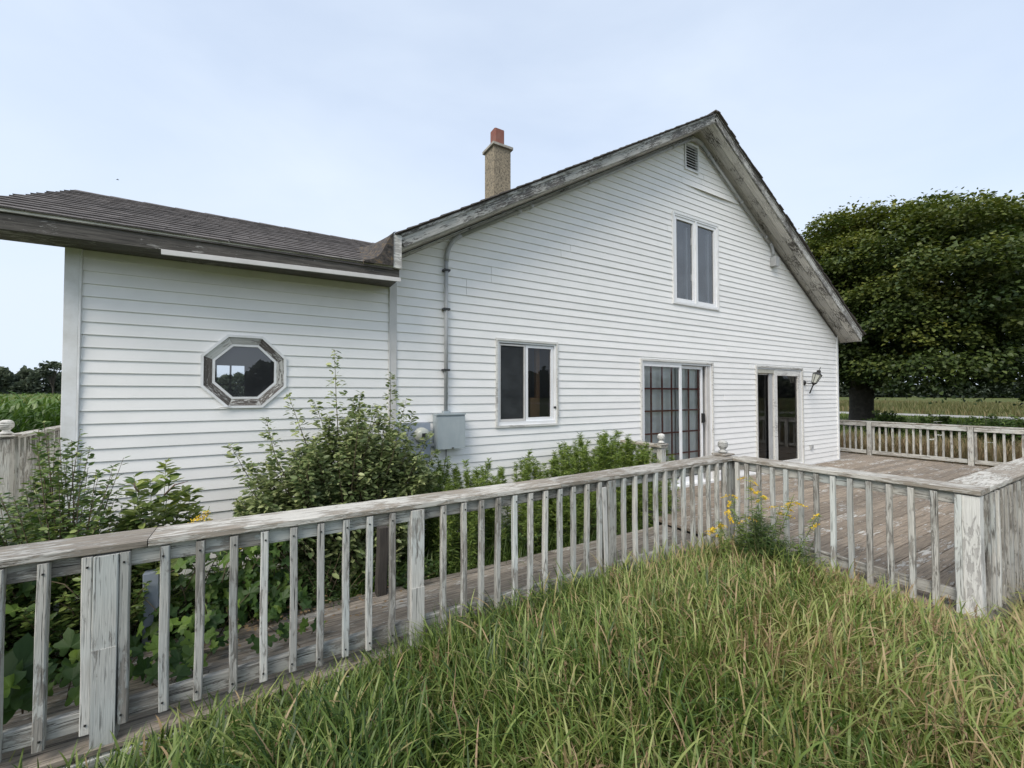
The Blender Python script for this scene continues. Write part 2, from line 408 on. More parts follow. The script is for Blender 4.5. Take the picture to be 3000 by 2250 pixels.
def board(name, p0, p1, wy, wz, mat, parent=None, ch=0.003, up=(0, 0, 1), wob=0.0, seg=1):
    """piece from p0 to p1, local X along it, wz measured along 'up', wy across"""
    p0 = Vector(p0); p1 = Vector(p1); d = p1 - p0; ln = d.length
    x = d.normalized(); upv = Vector(up)
    y = upv.cross(x)
    if y.length < 1e-4: y = Vector((0, 1, 0)).cross(x)
    y.normalize(); z = x.cross(y)
    if seg > 1:
        b_, c_ = wy / 2, wz / 2
        prof = [(-b_ + ch, -c_), (b_ - ch, -c_), (b_, -c_ + ch), (b_, c_ - ch), (b_ - ch, c_), (-b_ + ch, c_), (-b_, c_ - ch), (-b_, -c_ + ch)]
        V = []; F = []
        ph = random.uniform(0, 6)
        for s in range(seg + 1):
            tt = s / seg; e = math.sin(tt * math.pi)
            oy = wob * math.sin(ph + tt * 4) * e; oz = wob * math.cos(ph * 1.7 + tt * 5) * e
            for yy, zz in prof:
                V.append((-ln / 2 + ln * tt, yy * random.uniform(.985, 1.015) + oy + random.uniform(-1, 1) * wob * .15, zz * random.uniform(.985, 1.015) + oz))
        F.append(tuple(range(7, -1, -1))); F.append(tuple(range(8 * seg, 8 * seg + 8)))
        for s in range(seg):
            for i in range(8):
                F.append((8 * s + i, 8 * s + (i + 1) % 8, 8 * s + 8 + (i + 1) % 8, 8 * s + 8 + i))
    else:
        V, F = box_vf(ln, wy, wz, ch)
    me = mesh_py(name, V, F, mat)
    o = link(name, me, None, None)
    o.matrix_world = Matrix.Translation((p0 + p1) / 2) @ Matrix((x, y, z)).transposed().to_4x4()
    if parent is not None:
        mw = o.matrix_world.copy()
        pm = parent.matrix_basis.copy()
        q = parent.parent
        while q is not None:
            pm = q.matrix_basis @ pm; q = q.parent
        o.parent = parent; o.matrix_basis = pm.inverted() @ mw
    return o

def boxes_mesh(name, bx, mat, parent=None):
    """several axis-aligned boxes (x0,x1,y0,y1,z0,z1) as ONE mesh part"""
    V = []; F = []
    for (x0, x1, y0, y1, z0, z1) in bx:
        k = len(V)
        V += [(x, y, z) for x in (x0, x1) for y in (y0, y1) for z in (z0, z1)]
        F += [tuple(k + i for i in f) for f in ((0, 1, 3, 2), (4, 6, 7, 5), (0, 4, 5, 1), (2, 3, 7, 6), (0, 2, 6, 4), (1, 5, 7, 3))]
    return link(name, mesh_py(name, V, F, mat), None, parent)

def ring(name, x0, x1, z0, z1, wd, y0, y1, mat, parent=None, wb=None):
    wb = wd if wb is None else wb
    return boxes_mesh(name, [(x0, x0 + wd, y0, y1, z0, z1), (x1 - wd, x1, y0, y1, z0, z1),
                             (x0 + wd, x1 - wd, y0, y1, z1 - wd, z1), (x0 + wd, x1 - wd, y0, y1, z0, z0 + wb)], mat, parent)

def tube_vf(path, rad, n=8):
    P = [Vector(p) for p in path]
    rr = rad if isinstance(rad, (list, tuple)) else [rad] * len(P)
    V = []; F = []
    up = Vector((0.13, 0.21, 1)).normalized()
    for i, p in enumerate(P):
        d = (P[min(i + 1, len(P) - 1)] - P[max(i - 1, 0)]).normalized()
        a = d.cross(up)
        if a.length < 0.05: a = d.cross(Vector((1, 0, 0)))
        a.normalize(); b_ = d.cross(a)
        for k in range(n):
            an = 2 * math.pi * k / n
            V.append(tuple(p + a * math.cos(an) * rr[i] + b_ * math.sin(an) * rr[i]))
    for i in range(len(P) - 1):
        for k in range(n):
            F.append((i * n + k, i * n + (k + 1) % n, (i + 1) * n + (k + 1) % n, (i + 1) * n + k))
    F.append(tuple(range(n - 1, -1, -1))); F.append(tuple((len(P) - 1) * n + k for k in range(n)))
    return V, F

def tubes(name, lst, mat, parent=None, n=6, smooth=True):
    V = []; F = []
    for path, rad in lst:
        v, f = tube_vf(path, rad, n); k = len(V)
        V += v; F += [tuple(i + k for i in q) for q in f]
    me = mesh_py(name, V, F, mat)
    if smooth:
        me.polygons.foreach_set('use_smooth', [True] * len(me.polygons))
    return link(name, me, None, parent)

def lathe(name, prof, mat, parent=None, n=20, loc=None):
    V = []; F = []
    for (r, z) in prof:
        for k in range(n):
            a = 2 * math.pi * k / n; V.append((r * math.cos(a), r * math.sin(a), z))
    for i in range(len(prof) - 1):
        for k in range(n):
            F.append((i * n + k, i * n + (k + 1) % n, (i + 1) * n + (k + 1) % n, (i + 1) * n + k))
    F.append(tuple(range(n - 1, -1, -1))); F.append(tuple((len(prof) - 1) * n + k for k in range(n)))
    me = mesh_py(name, V, F, mat); me.polygons.foreach_set('use_smooth', [len(p.vertices) == 4 for p in me.polygons])
    return link(name, me, None, parent, loc)

# ------------------------------------------------------------------ ground
def gz(x, y):
    z = -0.15
    r = max(0.0, x - 12.5); z -= min(0.22, r * 0.03)
    l = max(0.0, -x - 3.0); z -= min(0.25, l * 0.04)
    bk = max(0.0, -y - 7.0); z -= min(0.2, bk * 0.02)
    z += 0.05 * mnoise.noise(Vector((x * 0.22, y * 0.22, 0.3)))
    if -2.6 < y < 0.1 and -3 < x < 4.3: z -= 0.06
    if -4.1 < y < 2 and 4.2 < x < 14: z -= 0.10
    return z
ax = sorted(set(list(np.round(np.arange(-14, 18.01, 0.5), 2)) + [s * 18 * 1.28 ** k for k in range(1, 19) for s in (-1, 1)]))
GV = [(x, y, gz(x, y)) for y in ax for x in ax]
n_ = len(ax)
GF = [(j * n_ + i, j * n_ + i + 1, (j + 1) * n_ + i + 1, (j + 1) * n_ + i) for j in range(n_ - 1) for i in range(n_ - 1)]
me = mesh_py('ground', GV, GF, M['ground']); me.polygons.foreach_set('use_smooth', [True] * len(me.polygons))
ground = link('ground', me); ground['kind'] = 'structure'
# road passing beyond the maple
RV = []; RF = []
for i in range(61):
    y = -150 + 5 * i
    xx = 50.6 + 0.35 * math.sin(y * 0.05)
    for dx in (-2.6, 2.6): RV.append((xx + dx, y, gz(xx + dx, y) + 0.06))
    if i: k = 2 * i; RF.append((k - 2, k - 1, k + 1, k))
road = link('road', mesh_py('road', RV, RF, M['gravel'])); road['kind'] = 'structure'
# bare trodden ground past the deck corner
PV = []; PF = []
nx, ny = 24, 14
for j in range(ny + 1):
    for i in range(nx + 1):
        x = 5.5 + i * 0.42; y = -3.98 - j * 0.26
        x += 0.25 * mnoise.noise(Vector((x, y, 2)))
        PV.append((x, y, gz(x, y) + 0.02 + 0.012 * mnoise.noise(Vector((x * 3, y * 3, 1)))))
        if i and j: k = j * (nx + 1) + i; PF.append((k - nx - 2, k - nx - 1, k, k - 1))
path = link('path', mesh_py('path', PV, PF, M['concrete'])); path['kind'] = 'structure'

# ------------------------------------------------------------------ house
house = thing('farmhouse', 'white clapboard house with a steep gable, low left wing and peeling eaves', 'house')

def siding(parent, lines, xlim, openings, octo=None, seams=0.35, y_out=-0.015):
    """one lapped board per course, cut round the openings"""
    for zi, ex in lines:
        zt = zi + ex + 0.004
        cuts = {zi, zt}
        for (xa, xb, za, zb) in openings:
            for q in (za, zb):
                if zi < q < zt: cuts.add(q)
        if octo:
            for q in np.linspace(zi, zt, 7):
                if octo[2] - 0.02 < q < octo[3] + 0.02: cuts.add(float(q))
        for q in xlim[1]:
            if zi < q < zt: cuts.add(q)
        cuts = sorted(cuts)
        quads = []
        for za_, zb_ in zip(cuts[:-1], cuts[1:]):
            zm = (za_ + zb_) / 2
            la, ra = xlim[0](za_ + 1e-5); lb, rb = xlim[0](zb_ - 1e-5)
            if ra - la < 0.02 and rb - lb < 0.02: continue
            segs = [(la, ra, lb, rb)]
            ops = [(xa, xb, xa, xb) for (xa, xb, z0, z1) in openings if z0 <= zm <= z1]
            if octo and octo[2] < zm < octo[3]:
                def hw(z):
                    d = abs(z - (octo[2] + octo[3]) / 2); r = (octo[3] - octo[2]) / 2
                    return r if d < r * 0.414 else r - (d - r * 0.414)
                cx = (octo[0] + octo[1]) / 2
                ops.append((cx - hw(za_), cx + hw(za_), cx - hw(zb_), cx + hw(zb_)))
            for (oa, ob, oc, od) in ops:
                ns = []
                for (a, b_, c_, d_) in segs:
                    if ob <= a or oa >= b_: ns.append((a, b_, c_, d_)); continue
                    if oa > a: ns.append((a, oa, c_, oc))
                    if ob < b_: ns.append((ob, b_, od, d_))
                segs = ns
            def yy(z): return y_out + (z - zi) / (zt - zi) * 0.0125
            for (a, b_, c_, d_) in segs:
                pieces = [(a, b_, c_, d_, 0.0)]
                for s in seam_at:
                    ns = []
                    for (p, q, r_, s_, o_) in pieces:
                        if p + 0.1 < s < q - 0.1 and r_ + .1 < s < s_ - .1:
                            ns.append((p, s - 0.0015, r_, s - 0.0015, o_)); ns.append((s + 0.0015, q, s + 0.0015, s_, o_ - 0.0025))
                        else: ns.append((p, q, r_, s_, o_))
                    pieces = ns
                quads += [(p, q, r_, s_, o_, za_, zb_) for (p, q, r_, s_, o_) in pieces]
        groups = []
        for qd in quads:
            hit = [g for g in groups if any(min(qd[1], h[1]) - max(qd[0], h[0]) > 0.01 for h in g)]
            new = [qd]
            for g in hit: new += g; groups.remove(g)
            groups.append(new)
        for g in groups:
                V = []; F = []
                for (p, q, r_, s_, o_, za_, zb_) in g:
                    k = len(V)
                    V += [(p, yy(za_) + o_, za_), (q, yy(za_) + o_, za_), (s_, yy(zb_) + o_, zb_), (r_, yy(zb_) + o_, zb_)]
                    F.append((k, k + 1, k + 2, k + 3))
                    k = len(V)      # under lip / back and ends give the board its thickness
                    V += [(p, 0.004, za_), (q, 0.004, za_), (s_, 0.004, zb_), (r_, 0.004, zb_)]
                    F += [(k - 4, k, k + 1, k - 3), (k - 4, k - 1, k + 3, k), (k - 3, k + 1, k + 2, k - 2), (k - 1, k - 2, k + 2, k + 3)]
                link('siding_board', mesh_py('siding_board', V, F, M['siding']), None, parent)

Z0 = -0.20
# openings: window1, window2, door1, door2, vent
OP1 = (2.625, 3.595, 1.178, 2.316)
OP2 = (6.085, 7.345, 3.172, 4.745)
OPD1 = (5.285, 7.145, -0.02, 2.160)
OPD2 = (8.575, 10.40, 0.03, 2.160)
OPV = (6.425, 6.78, 5.60, 6.07)
OPS = [OP1, OP2, OPD1, OPD2, OPV]
def rakeL(z): return 1.298 + (z - 3.140) / 0.5795
def rakeR(z): return 6.70 + (6.27 - z) / 0.608
def xl_main(z):
    l = 1.325 if z < 2.77 else 1.20
    if z > 3.10: l = max(l, rakeL(z) - 0.03)
    return l, min(12.065, rakeR(z) + 0.03)
gable = boxes_mesh('gable_wall', [], M['void'], house)
# backing wall as polygons between the openings
def backing(name, zs, xlimf, openings, mat, y, parent):
    V = []; F = []
    zs = sorted(set(zs + [q for o in openings for q in (o[2], o[3])]))
    for za, zb in zip(zs[:-1], zs[1:]):
        zm = (za + zb) / 2
        la, ra = xlimf(za); lb, rb = xlimf(zb)
        segs = [(la, ra, lb, rb)]
        for (xa, xb, z0, z1) in openings:
            if z0 <= zm <= z1:
                ns = []
                for (a, b_, c_, d_) in segs:
                    if xb <= a or xa >= b_: ns.append((a, b_, c_, d_)); continue
                    if xa > a: ns.append((a, xa, c_, xa))
                    if xb < b_: ns.append((xb, b_, xb, d_))
                segs = ns
        for (a, b_, c_, d_) in segs:
            k = len(V)
            V += [(a, y, za), (b_, y, za), (d_, y, zb), (c_, y, zb)]; F.append((k, k + 1, k + 2, k + 3))
            V += [(a, y + .1, za), (b_, y + .1, za), (d_, y + .1, zb), (c_, y + .1, zb)]; F.append((k + 7, k + 6, k + 5, k + 4))
            F += [(k, k + 4, k + 5, k + 1), (k + 3, k + 2, k + 6, k + 7), (k, k + 3, k + 7, k + 4), (k + 1, k + 5, k + 6, k + 2)]
    return link(name, mesh_py(name, V, F, mat), None, parent)
bpy.data.objects.remove(gable)
gable = backing('gable_wall', [Z0, 3.13] + [3.13 + i * 0.35 for i in range(1, 9)] + [6.22], lambda z: (1.25 if z <= 3.13 else rakeL(z), min(12.13, rakeR(z))), OPS, M['room'], 0.006, house)
EXM = 0.1038
main_lines = [(2.001 + EXM * k, EXM) for k in range(-21, 41)]
def main_seams(k):
    random.seed(k * 13 + 5)
    return [random.uniform(1.6, 11.8)] if random.random() < 0.45 else []
SPECIAL = {10: [2.55], 11: [2.55], 8: [2.2], 9: [2.2]}
for k, ln in zip(range(-21, 41), main_lines):
    seam_at = SPECIAL.get(k, main_seams(k))
    siding(gable, [ln], (xl_main, (2.77, 3.10)), OPS)
# the loosened course under the vent, sagging away from the wall
zb_ = 2.001 + EXM * 32
V = []; F = []
for i in range(25):
    tt = i / 24; x = 6.35 + tt * (8.16 - 6.35); e = math.sin(math.pi * tt) ** 1.4
    V += [(x, -0.016 - 0.035 * e, zb_ - 0.004 - 0.022 * e), (x, -0.006, zb_ + EXM), (x, -0.010 - 0.018 * e, zb_ + 0.012 - 0.02 * e)]
    if i: k = 3 * i; F += [(k - 3, k, k + 1, k - 2), (k - 3, k - 1, k + 2, k)]
o = link('siding_board', mesh_py('siding_board', V, F, M['siding']), None, gable); o['label'] = 'loose sagging siding course below the vent'

wing = backing('wing_wall', [Z0, 1.4, 2.84], lambda z: (-1.35, 1.25), [(-0.45, 0.214, 1.53, 2.11)], M['room'], 0.006, house)
EXW = 0.1055
seam_at = []
for k in range(-20, 8):
    z_ = 1.992 + EXW * k
    siding(wing, [(z_, EXW)], (lambda z: (-1.285, 1.245), ()), [], octo=(-0.460, 0.224, 1.4755, 2.1595))

# corner boards and joint board
board('corner_board', (-1.322, -0.012, Z0), (-1.322, -0.012, 2.83), 0.09, 0.035, M['trim'], house, 0.003, up=(0, 1, 0))
board('corner_board', (-1.27, -0.020, Z0), (-1.27, -0.020, 2.83), 0.014, 0.022, M['trim'], house, 0.002, up=(0, 1, 0))
board('corner_board', (1.285, -0.012, Z0), (1.285, -0.012, 2.86), 0.088, 0.038, M['greige'], house, 0.003, up=(0, 1, 0))
board('corner_board', (1.250, -0.026, Z0), (1.250, -0.026, 2.86), 0.014, 0.020, M['greige'], house, 0.002, up=(0, 1, 0))
board('corner_board', (12.10, -0.012, 0.01), (12.10, -0.012, 3.02), 0.072, 0.035, M['trim'], house, 0.003, up=(0, 1, 0))

# side, rear and inner walls, floors, ceilings (closed dark rooms behind the glass)
D = 8.0
side = link('side_wall', mesh_py('side_wall', [(12.13, 0.1, Z0), (12.13, D, Z0), (12.13, D, 2.95), (12.13, 0.1, 2.95)], [(0, 1, 2, 3)], M['siding']), None, house)
V = [(-1.35, 0.1, Z0), (-1.35, 3.5, Z0), (-1.35, 3.5, 2.9), (-1.35, 1.6, 3.72), (-1.35, 0.1, 3.05), (-1.35, 0.1, 2.83)]
link('side_wall', mesh_py('side_wall', V, [(0, 1, 2, 3, 4, 5)], M['siding']), None, house)
boxes_mesh('rear_wall', [(1.25, 12.13, D, D + .1, Z0, 3.0)], M['siding'], house)
# rear gable end
link('rear_wall', mesh_py('rear_wall', [(1.25, D, 3.0), (12.1, D, 3.0), (6.7, D, 6.22)], [(0, 1, 2)], M['siding']), None, house)
# wing rear wall with a window that shows through the octagon
boxes_mesh('rear_wall', [(-1.35, -0.62, 3.5, 3.6, Z0, 2.9), (-0.20, 1.25, 3.5, 3.6, Z0, 2.9), (-0.62, -0.20, 3.5, 3.6, 2.09, 2.9), (-0.62, -0.20, 3.5, 3.6, Z0, 1.40)], M['room'], house)
rw = ring('rear_window', -0.62, -0.20, 1.40, 2.09, 0.02, 3.52, 3.58, M['room'], house)
boxes_mesh('muntin', [(-0.425, -0.40, 3.53, 3.57, 1.42, 2.07), (-0.6, -0.425, 3.53, 3.57, 1.74, 1.76), (-0.40, -0.22, 3.53, 3.57, 1.74, 1.76)], M['room'], rw)
boxes_mesh('interior_wall', [(1.25, 1.33, 0.11, D, Z0, 3.0), (4.6, 4.66, 0.11, D, Z0, 2.55), (8.0, 8.06, 0.11, D, Z0, 2.55), (1.34, 12.1, 3.6, 3.66, Z0, 2.55)], M['room'], house)
boxes_mesh('interior_floor', [(-1.34, 1.24, 0.11, 3.5, Z0, 0.05), (1.34, 12.12, 0.11, D, -0.1, 0.04)], M['roomfloor'], house)
boxes_mesh('ceiling', [(1.34, 12.12, 0.11, D, 2.55, 2.60), (-1.34, 1.24, 0.11, 3.5, 2.60, 2.64)], M['room'], house)
boxes_mesh('interior_wall', [(5.2, 8.6, 2.4, 2.46, 2.6, 5.1)], M['room'], house)

# ---- wing roof
S_W = 0.452; XV = -1.76; YE, ZE = -0.405, 2.925; YR = 1.62
ZR = ZE + S_W * (YR - YE)
V = [(XV, YE, ZE), (1.19, YE, ZE), (1.19, 0.42, ZE + S_W * (0.42 - YE)), (2.30, YR, ZR), (XV, YR, ZR), (1.3, 3.8, ZR - S_W * 2.18), (XV, 3.8, ZR - S_W * 2.18)]
V += [(x, y, z - .03) for x, y, z in V]
wroof = link('wing_roof', mesh_py('wing_roof', V, [(0, 1, 2, 3, 4), (4, 3, 5, 6), (11, 10, 9, 8, 7), (13, 12, 10, 11), (0, 4, 11, 7), (4, 6, 13, 11), (0, 7, 8, 1), (1, 8, 9, 2)], M['shingle']), None, house)
sl = Vector((0, 1, S_W)).normalized(); nrm = Vector((0, -S_W, 1)).normalized()
LEN = (YR - YE) * math.sqrt(1 + S_W ** 2)
ncr = 16; exp_ = LEN / ncr; tabw = 0.305
tabme = []
for q in range(5):
    wv_ = 0.298 + 0.004 * q
    V = []; F = []
    # slightly curled tab: local x across, y up-slope, z normal
    NS = 4
    for i in range(NS + 1):
        for j in range(3):
            xx = -wv_ / 2 + wv_ * i / NS; yy_ = [0, exp_ * .5, exp_ * 1.25][j]
            lift = [0.011 + 0.004 * random.random(), 0.008, 0.001][j]
            V.append((xx, yy_ - (0.004 * random.random() if j == 0 else 0), lift))
    for i in range(NS):
        for j in range(2):
            k = i * 3 + j; F.append((k, k + 3, k + 4, k + 1))
    base = len(V)
    for i in range(NS + 1): V.append((V[i * 3][0], V[i * 3][1], -0.001))
    for i in range(NS): F.append((base + i, base + i + 1, (i + 1) * 3, i * 3))
    F.append((0, 1, 2, base)); F.append((NS * 3 + 2, NS * 3 + 1, NS * 3, base + NS))
    tabme.append(mesh_py('shingle', V, F, M['shingle']))
rotm = Matrix((Vector((1, 0, 0)), sl, nrm)).transposed()
for c_ in range(ncr):
    off = (c_ % 2) * tabw * 0.5 + random.uniform(-.015, .015)
    x = XV + tabw / 2 - off + random.uniform(-.02, 0)
    half = x - tabw / 2 < XV - 0.04
    ycr = YE + (YR - YE) * (c_ + .3) / ncr
    xmax = 1.10 if ycr < 0.42 else 1.19 + (ycr - 0.42) / (YR - 0.42) * 1.11 + 0.05
    while x < xmax:
        o = bpy.data.objects.new('shingle', random.choice(tabme)); COL.objects.link(o); o.parent = wroof
        hs_ = 0.5 if half else 1.0
        xc = x + (tabw * .25 if half else 0)
        p = Vector((xc, YE, ZE)) + sl * (c_ * exp_ - 0.012) + nrm * (0.001 * (c_ % 3) + 0.002)
        o.matrix_basis = Matrix.Translation(p) @ rotm.to_4x4() @ Matrix.Rotation(random.uniform(-.006, .006), 4, 'Z') @ Matrix.Diagonal((hs_, 1, 1, 1))
        half = False
        x += tabw
for i in range(13):
    board('ridge_shingle', Vector((XV - .01 + i * .29, YR + .015, ZR + .014)) - sl * .06, Vector((XV + .30 + i * .29, YR + .015, ZR + .008)) - sl * .06, 0.14, 0.009, M['shingle'], wroof, 0.002, up=nrm)
board('fascia_board', (XV - 0.02, YE + 0.03, 2.84), (1.25, YE + 0.03, 2.868), 0.03, 0.135, M['dark'], house, 0.003)
board('drip_edge', (XV - 0.02, YE + 0.012, 2.910), (1.18, YE + 0.012, 2.932), 0.030, 0.026, M['beige'], house, 0.002)
board('soffit_board', (XV, -0.20, 2.800), (1.25, -0.20, 2.815), 0.37, 0.018, M['dark'], house, 0.002)
board('trim_strip', (-0.70, YE + 0.004, 2.762), (1.262, YE + 0.002, 2.803), 0.016, 0.042, M['greige'], house, 0.002)
board('barge_board', (XV + .01, YE, ZE - 0.09), (XV + .01, YR, ZR - 0.09), 0.025, 0.12, M['dark'], house, 0.003)

# ---- main roof
OV = -0.42
apexT = Vector((6.72, 0, 6.475)); apexB = Vector((6.70, 0, 6.29))
eL = Vector((1.19, 0, 3.275)); eR = Vector((12.46, 0, 3.03))
def slab(name, a, b_, y0, y1, th, mat, parent):
    V = [(a.x, y0, a.z), (b_.x, y0, b_.z), (b_.x, y1, b_.z), (a.x, y1, a.z)]
    V += [(x, y, z - th) for x, y, z in V]
    return link(name, mesh_py(name, V, [(0, 1, 2, 3), (7, 6, 5, 4), (0, 4, 5, 1), (1, 5, 6, 2), (2, 6, 7, 3), (3, 7, 4, 0)], mat), None, parent)
dz = Vector((0, 0, 0.022))
mroof = slab('main_roof', eL - dz, apexT - dz, OV - 0.01, D + .4, 0.02, M['shingle'], house)
slab('roof_slope', apexT - dz, eR - dz, OV - 0.01, D + .4, 0.02, M['shingle'], mroof)
for side_ in (0, 1):
    a, b_ = (eL, apexT) if side_ == 0 else (eR, apexT)
    d = (b_ - a); ln = d.length; u = d.normalized(); cnt = int(ln / 0.142)
    cme = None
    nn = Vector((-u.z, 0, u.x)) if side_ == 0 else Vector((u.z, 0, -u.x))
    if nn.z < 0: nn = -nn
    for c_ in range(cnt):
        if cme is None:
            V = []; F = []
            segs_ = 30
            LY = D + 0.9
            for i in range(segs_ + 1):
                y = LY * i / segs_
                for (xx, zz) in ((0, 0.013), (0.165, 0.004), (0.165, -0.002), (0, -0.002)):
                    V.append((xx, y, zz))
            for i in range(segs_):
                for k in range(4):
                    F.append((i * 4 + k, i * 4 + (k + 1) % 4, i * 4 + 4 + (k + 1) % 4, i * 4 + 4 + k))
            F.append((3, 2, 1, 0))
            cme = mesh_py('shingle_course', V, F, M['shingle'])
        o = bpy.data.objects.new('shingle_course', cme); COL.objects.link(o); o.parent = mroof
        p = a + u * (c_ * 0.142 + random.uniform(-.006, .006)) + nn * -0.012
        ym = Vector((0, 1, 0))
        rm = Matrix((u, ym, nn)).transposed().to_4x4()
        o.matrix_basis = Matrix.Translation((p.x, OV - 0.03 - random.uniform(0, 0.028), p.z)) @ rm @ Matrix.Rotation(random.uniform(-.012, .02), 4, 'Y')
board('ridge_cap', (6.72, OV - .045, 6.462), (6.72, D + .4, 6.462), 0.14, 0.022, M['shingle'], mroof, 0.004)
# rake boards: weathered face, thin white upper moulding, boxed soffit of three boards a side
def rk(za, off, x): return za + off
rl0 = Vector((1.262, OV + .012, 3.142 + .062)); rl1 = Vector((6.715, OV + .012, 6.302 + .062))
cuts = [0, .31, .615, 1.0]
for a, b_ in zip(cuts[:-1], cuts[1:]):
    board('rake_board', rl0.lerp(rl1, a) + Vector((.002, 0, 0)), rl0.lerp(rl1, b_), 0.024, 0.118, M['rake'], house, 0.003)
board('rake_moulding', rl0 + Vector((0, -.016, .062)), rl1 + Vector((0, -.016, .062)), 0.014, 0.030, M['rake'], house, 0.002)
rr0 = Vector((6.725, OV + .012, 6.302 + .075)); rr1 = Vector((12.37, OV + .012, 2.868 + .075))
for a, b_ in ((0, .46), (.46, 1.0)):
    board('rake_board', rr0.lerp(rr1, a), rr0.lerp(rr1, b_), 0.024, 0.145, M['rake'], house, 0.003)
board('rake_moulding', rr0 + Vector((0, -.016, .082)), rr1 + Vector((0, -.016, .082)), 0.014, 0.034, M['rake'], house, 0.002)
for i in range(3):
    y0 = OV + .028 + i * .134
    for (pa, pb) in (((1.265, 3.150), (6.70, 6.296)), ((6.705, 6.296), (12.36, 2.868))):
        board('soffit_board', (pa[0], y0 + .065, pa[1] + .008), (pb[0], y0 + .065, pb[1] + .008), 0.130, 0.018, M['soffit'], house, 0.003)
# frieze strip where soffit meets wall
board('frieze_board', (1.30, -0.026, 3.125), (6.66, -0.026, 6.235), 0.02, 0.03, M['soffit'], house, 0.002)
board('frieze_board', (6.76, -0.026, 6.215), (12.08, -0.026, 2.99), 0.018, 0.028, M['dark'], house, 0.002)
# eave end on the right, and the vertical return with flared shingles on the left
boxes_mesh('eave_board', [(12.365, 12.385, OV + .01, D, 2.862, 3.03)], M['rake'], house)
boxes_mesh('rake_return', [(1.178, 1.262, OV - .012, OV + .02, 2.915, 3.262), (1.200, 1.262, OV + .021, OV + .06, 2.915, 3.2)], M['peel'], house)
V = []; F = []
prof = [(1.20, 3.296), (1.176, 3.285), (1.15, 3.250), (1.12, 3.19), (1.09, 3.12), (1.055, 3.05), (1.01, 2.995), (0.95, 2.962), (0.88, 2.946)]
for j in range(9):
    y = OV - 0.02 + j * 0.20
    zb2 = ZE + S_W * (y - YE)
    for i, (x, z) in enumerate(prof):
        f_ = i / (len(prof) - 1)
        V.append((x - 0.02 * j * f_, y, max(z + (zb2 - ZE) * f_ ** .6 * 0.9, zb2 + .006)))
    V.append((prof[-1][0] - .02 * j, y, zb2 - .01))
n9 = len(prof) + 1
for j in range(8):
    for i in range(n9 - 1):
        k = j * n9 + i; F.append((k, k + 1, k + n9 + 1, k + n9))
V2 = [(min(x, 1.176), OV - 0.02, z) for x, z in prof] + [(1.176, OV - .02, 2.93), (0.9, OV - .02, 2.925)]
k0 = len(V); V += V2; F.append(tuple(range(k0, k0 + len(V2) - 2)) + (k0 + len(V2) - 1, k0 + len(V2) - 2))
link('flared_shingle', mesh_py('flared_shingle', V, F, M['moss']), None, mroof)

# ---- chimney
ch = board('chimney', (4.414, 3.205, 4.6), (4.414, 3.205, 6.885), 0.42, 0.42, M['stucco'], house, 0.01, up=(0, 1, 0))
def sub_box(name, x0, x1, y0, y1, z0, z1, mat, parent, ch_=0.0):
    return board(name, ((x0 + x1) / 2, (y0 + y1) / 2, z0), ((x0 + x1) / 2, (y0 + y1) / 2, z1), x1 - x0, y1 - y0, mat, parent, ch_, up=(0, 1, 0))
sub_box('chimney_cap', 4.165, 4.665, 2.95, 3.465, 6.886, 6.936, M['mortar'], ch, 0.012)
sub_box('flue', 4.29, 4.53, 3.10, 3.33, 6.937, 7.345, M['flue'], ch, 0.022)

# ---- gable vent
vent = boxes_mesh('gable_vent', [(6.425, 6.78, 0.11, 0.13, 5.60, 6.07)], M['void'], house)
ring('frame', 6.410, 6.795, 5.585, 6.085, 0.03, -0.035, 0.03, M['trim'], vent)
for i in range(9):
    z = 5.64 + i * 0.048
    board('louvre', (6.443, -0.012, z), (6.762, -0.012, z), 0.045, 0.006, M['vinyl'], vent, 0.001, up=(0, -0.5, 0.8))

# ---- windows
def pane(name, x0, x1, z0, z1, y, mat, parent):
    return link(name, mesh_py(name, [(x0, y, z0), (x1, y, z0), (x1, y, z1), (x0, y, z1)], [(0, 1, 2, 3)], mat), None, parent)
# ground floor slider
w1 = ring('sliding_window', 2.613, 3.606, 1.166, 2.328, 0.028, -0.032, 0.01, M['peel'], house)
ring('frame', 2.642, 3.578, 1.194, 2.300, 0.026, -0.012, 0.09, M['vinyl'], w1, 0.045)
ring('sash', 3.085, 3.545, 1.235, 2.268, 0.038, 0.008, 0.05, M['vinyl'], w1, 0.05)
pane('pane', 3.12, 3.51, 1.28, 2.235, 0.03, M['glass'], w1)
ring('sash', 2.672, 3.075, 1.242, 2.262, 0.022, 0.000, 0.03, M['greige'], w1, 0.03)
pane('insect_screen', 2.69, 3.06, 1.262, 2.245, 0.012, M['screen'], w1)
pane('pane', 2.69, 3.06, 1.262, 2.245, 0.055, M['glass'], w1)
boxes_mesh('latch', [(3.547, 3.572, -0.022, 0.0, 1.40, 1.43)], M['black'], w1)
board('loose_moulding', (3.600, -0.040, 1.29), (3.592, -0.034, 1.78), 0.012, 0.008, M['peel'], w1, 0.001, up=(0, 1, 0))
boxes_mesh('inner_jamb', [(3.40, 3.46, 0.22, 0.27, 1.2, 2.25), (3.30, 3.40, 0.22, 0.24, 1.2, 1.55)], M['jamb'], w1)
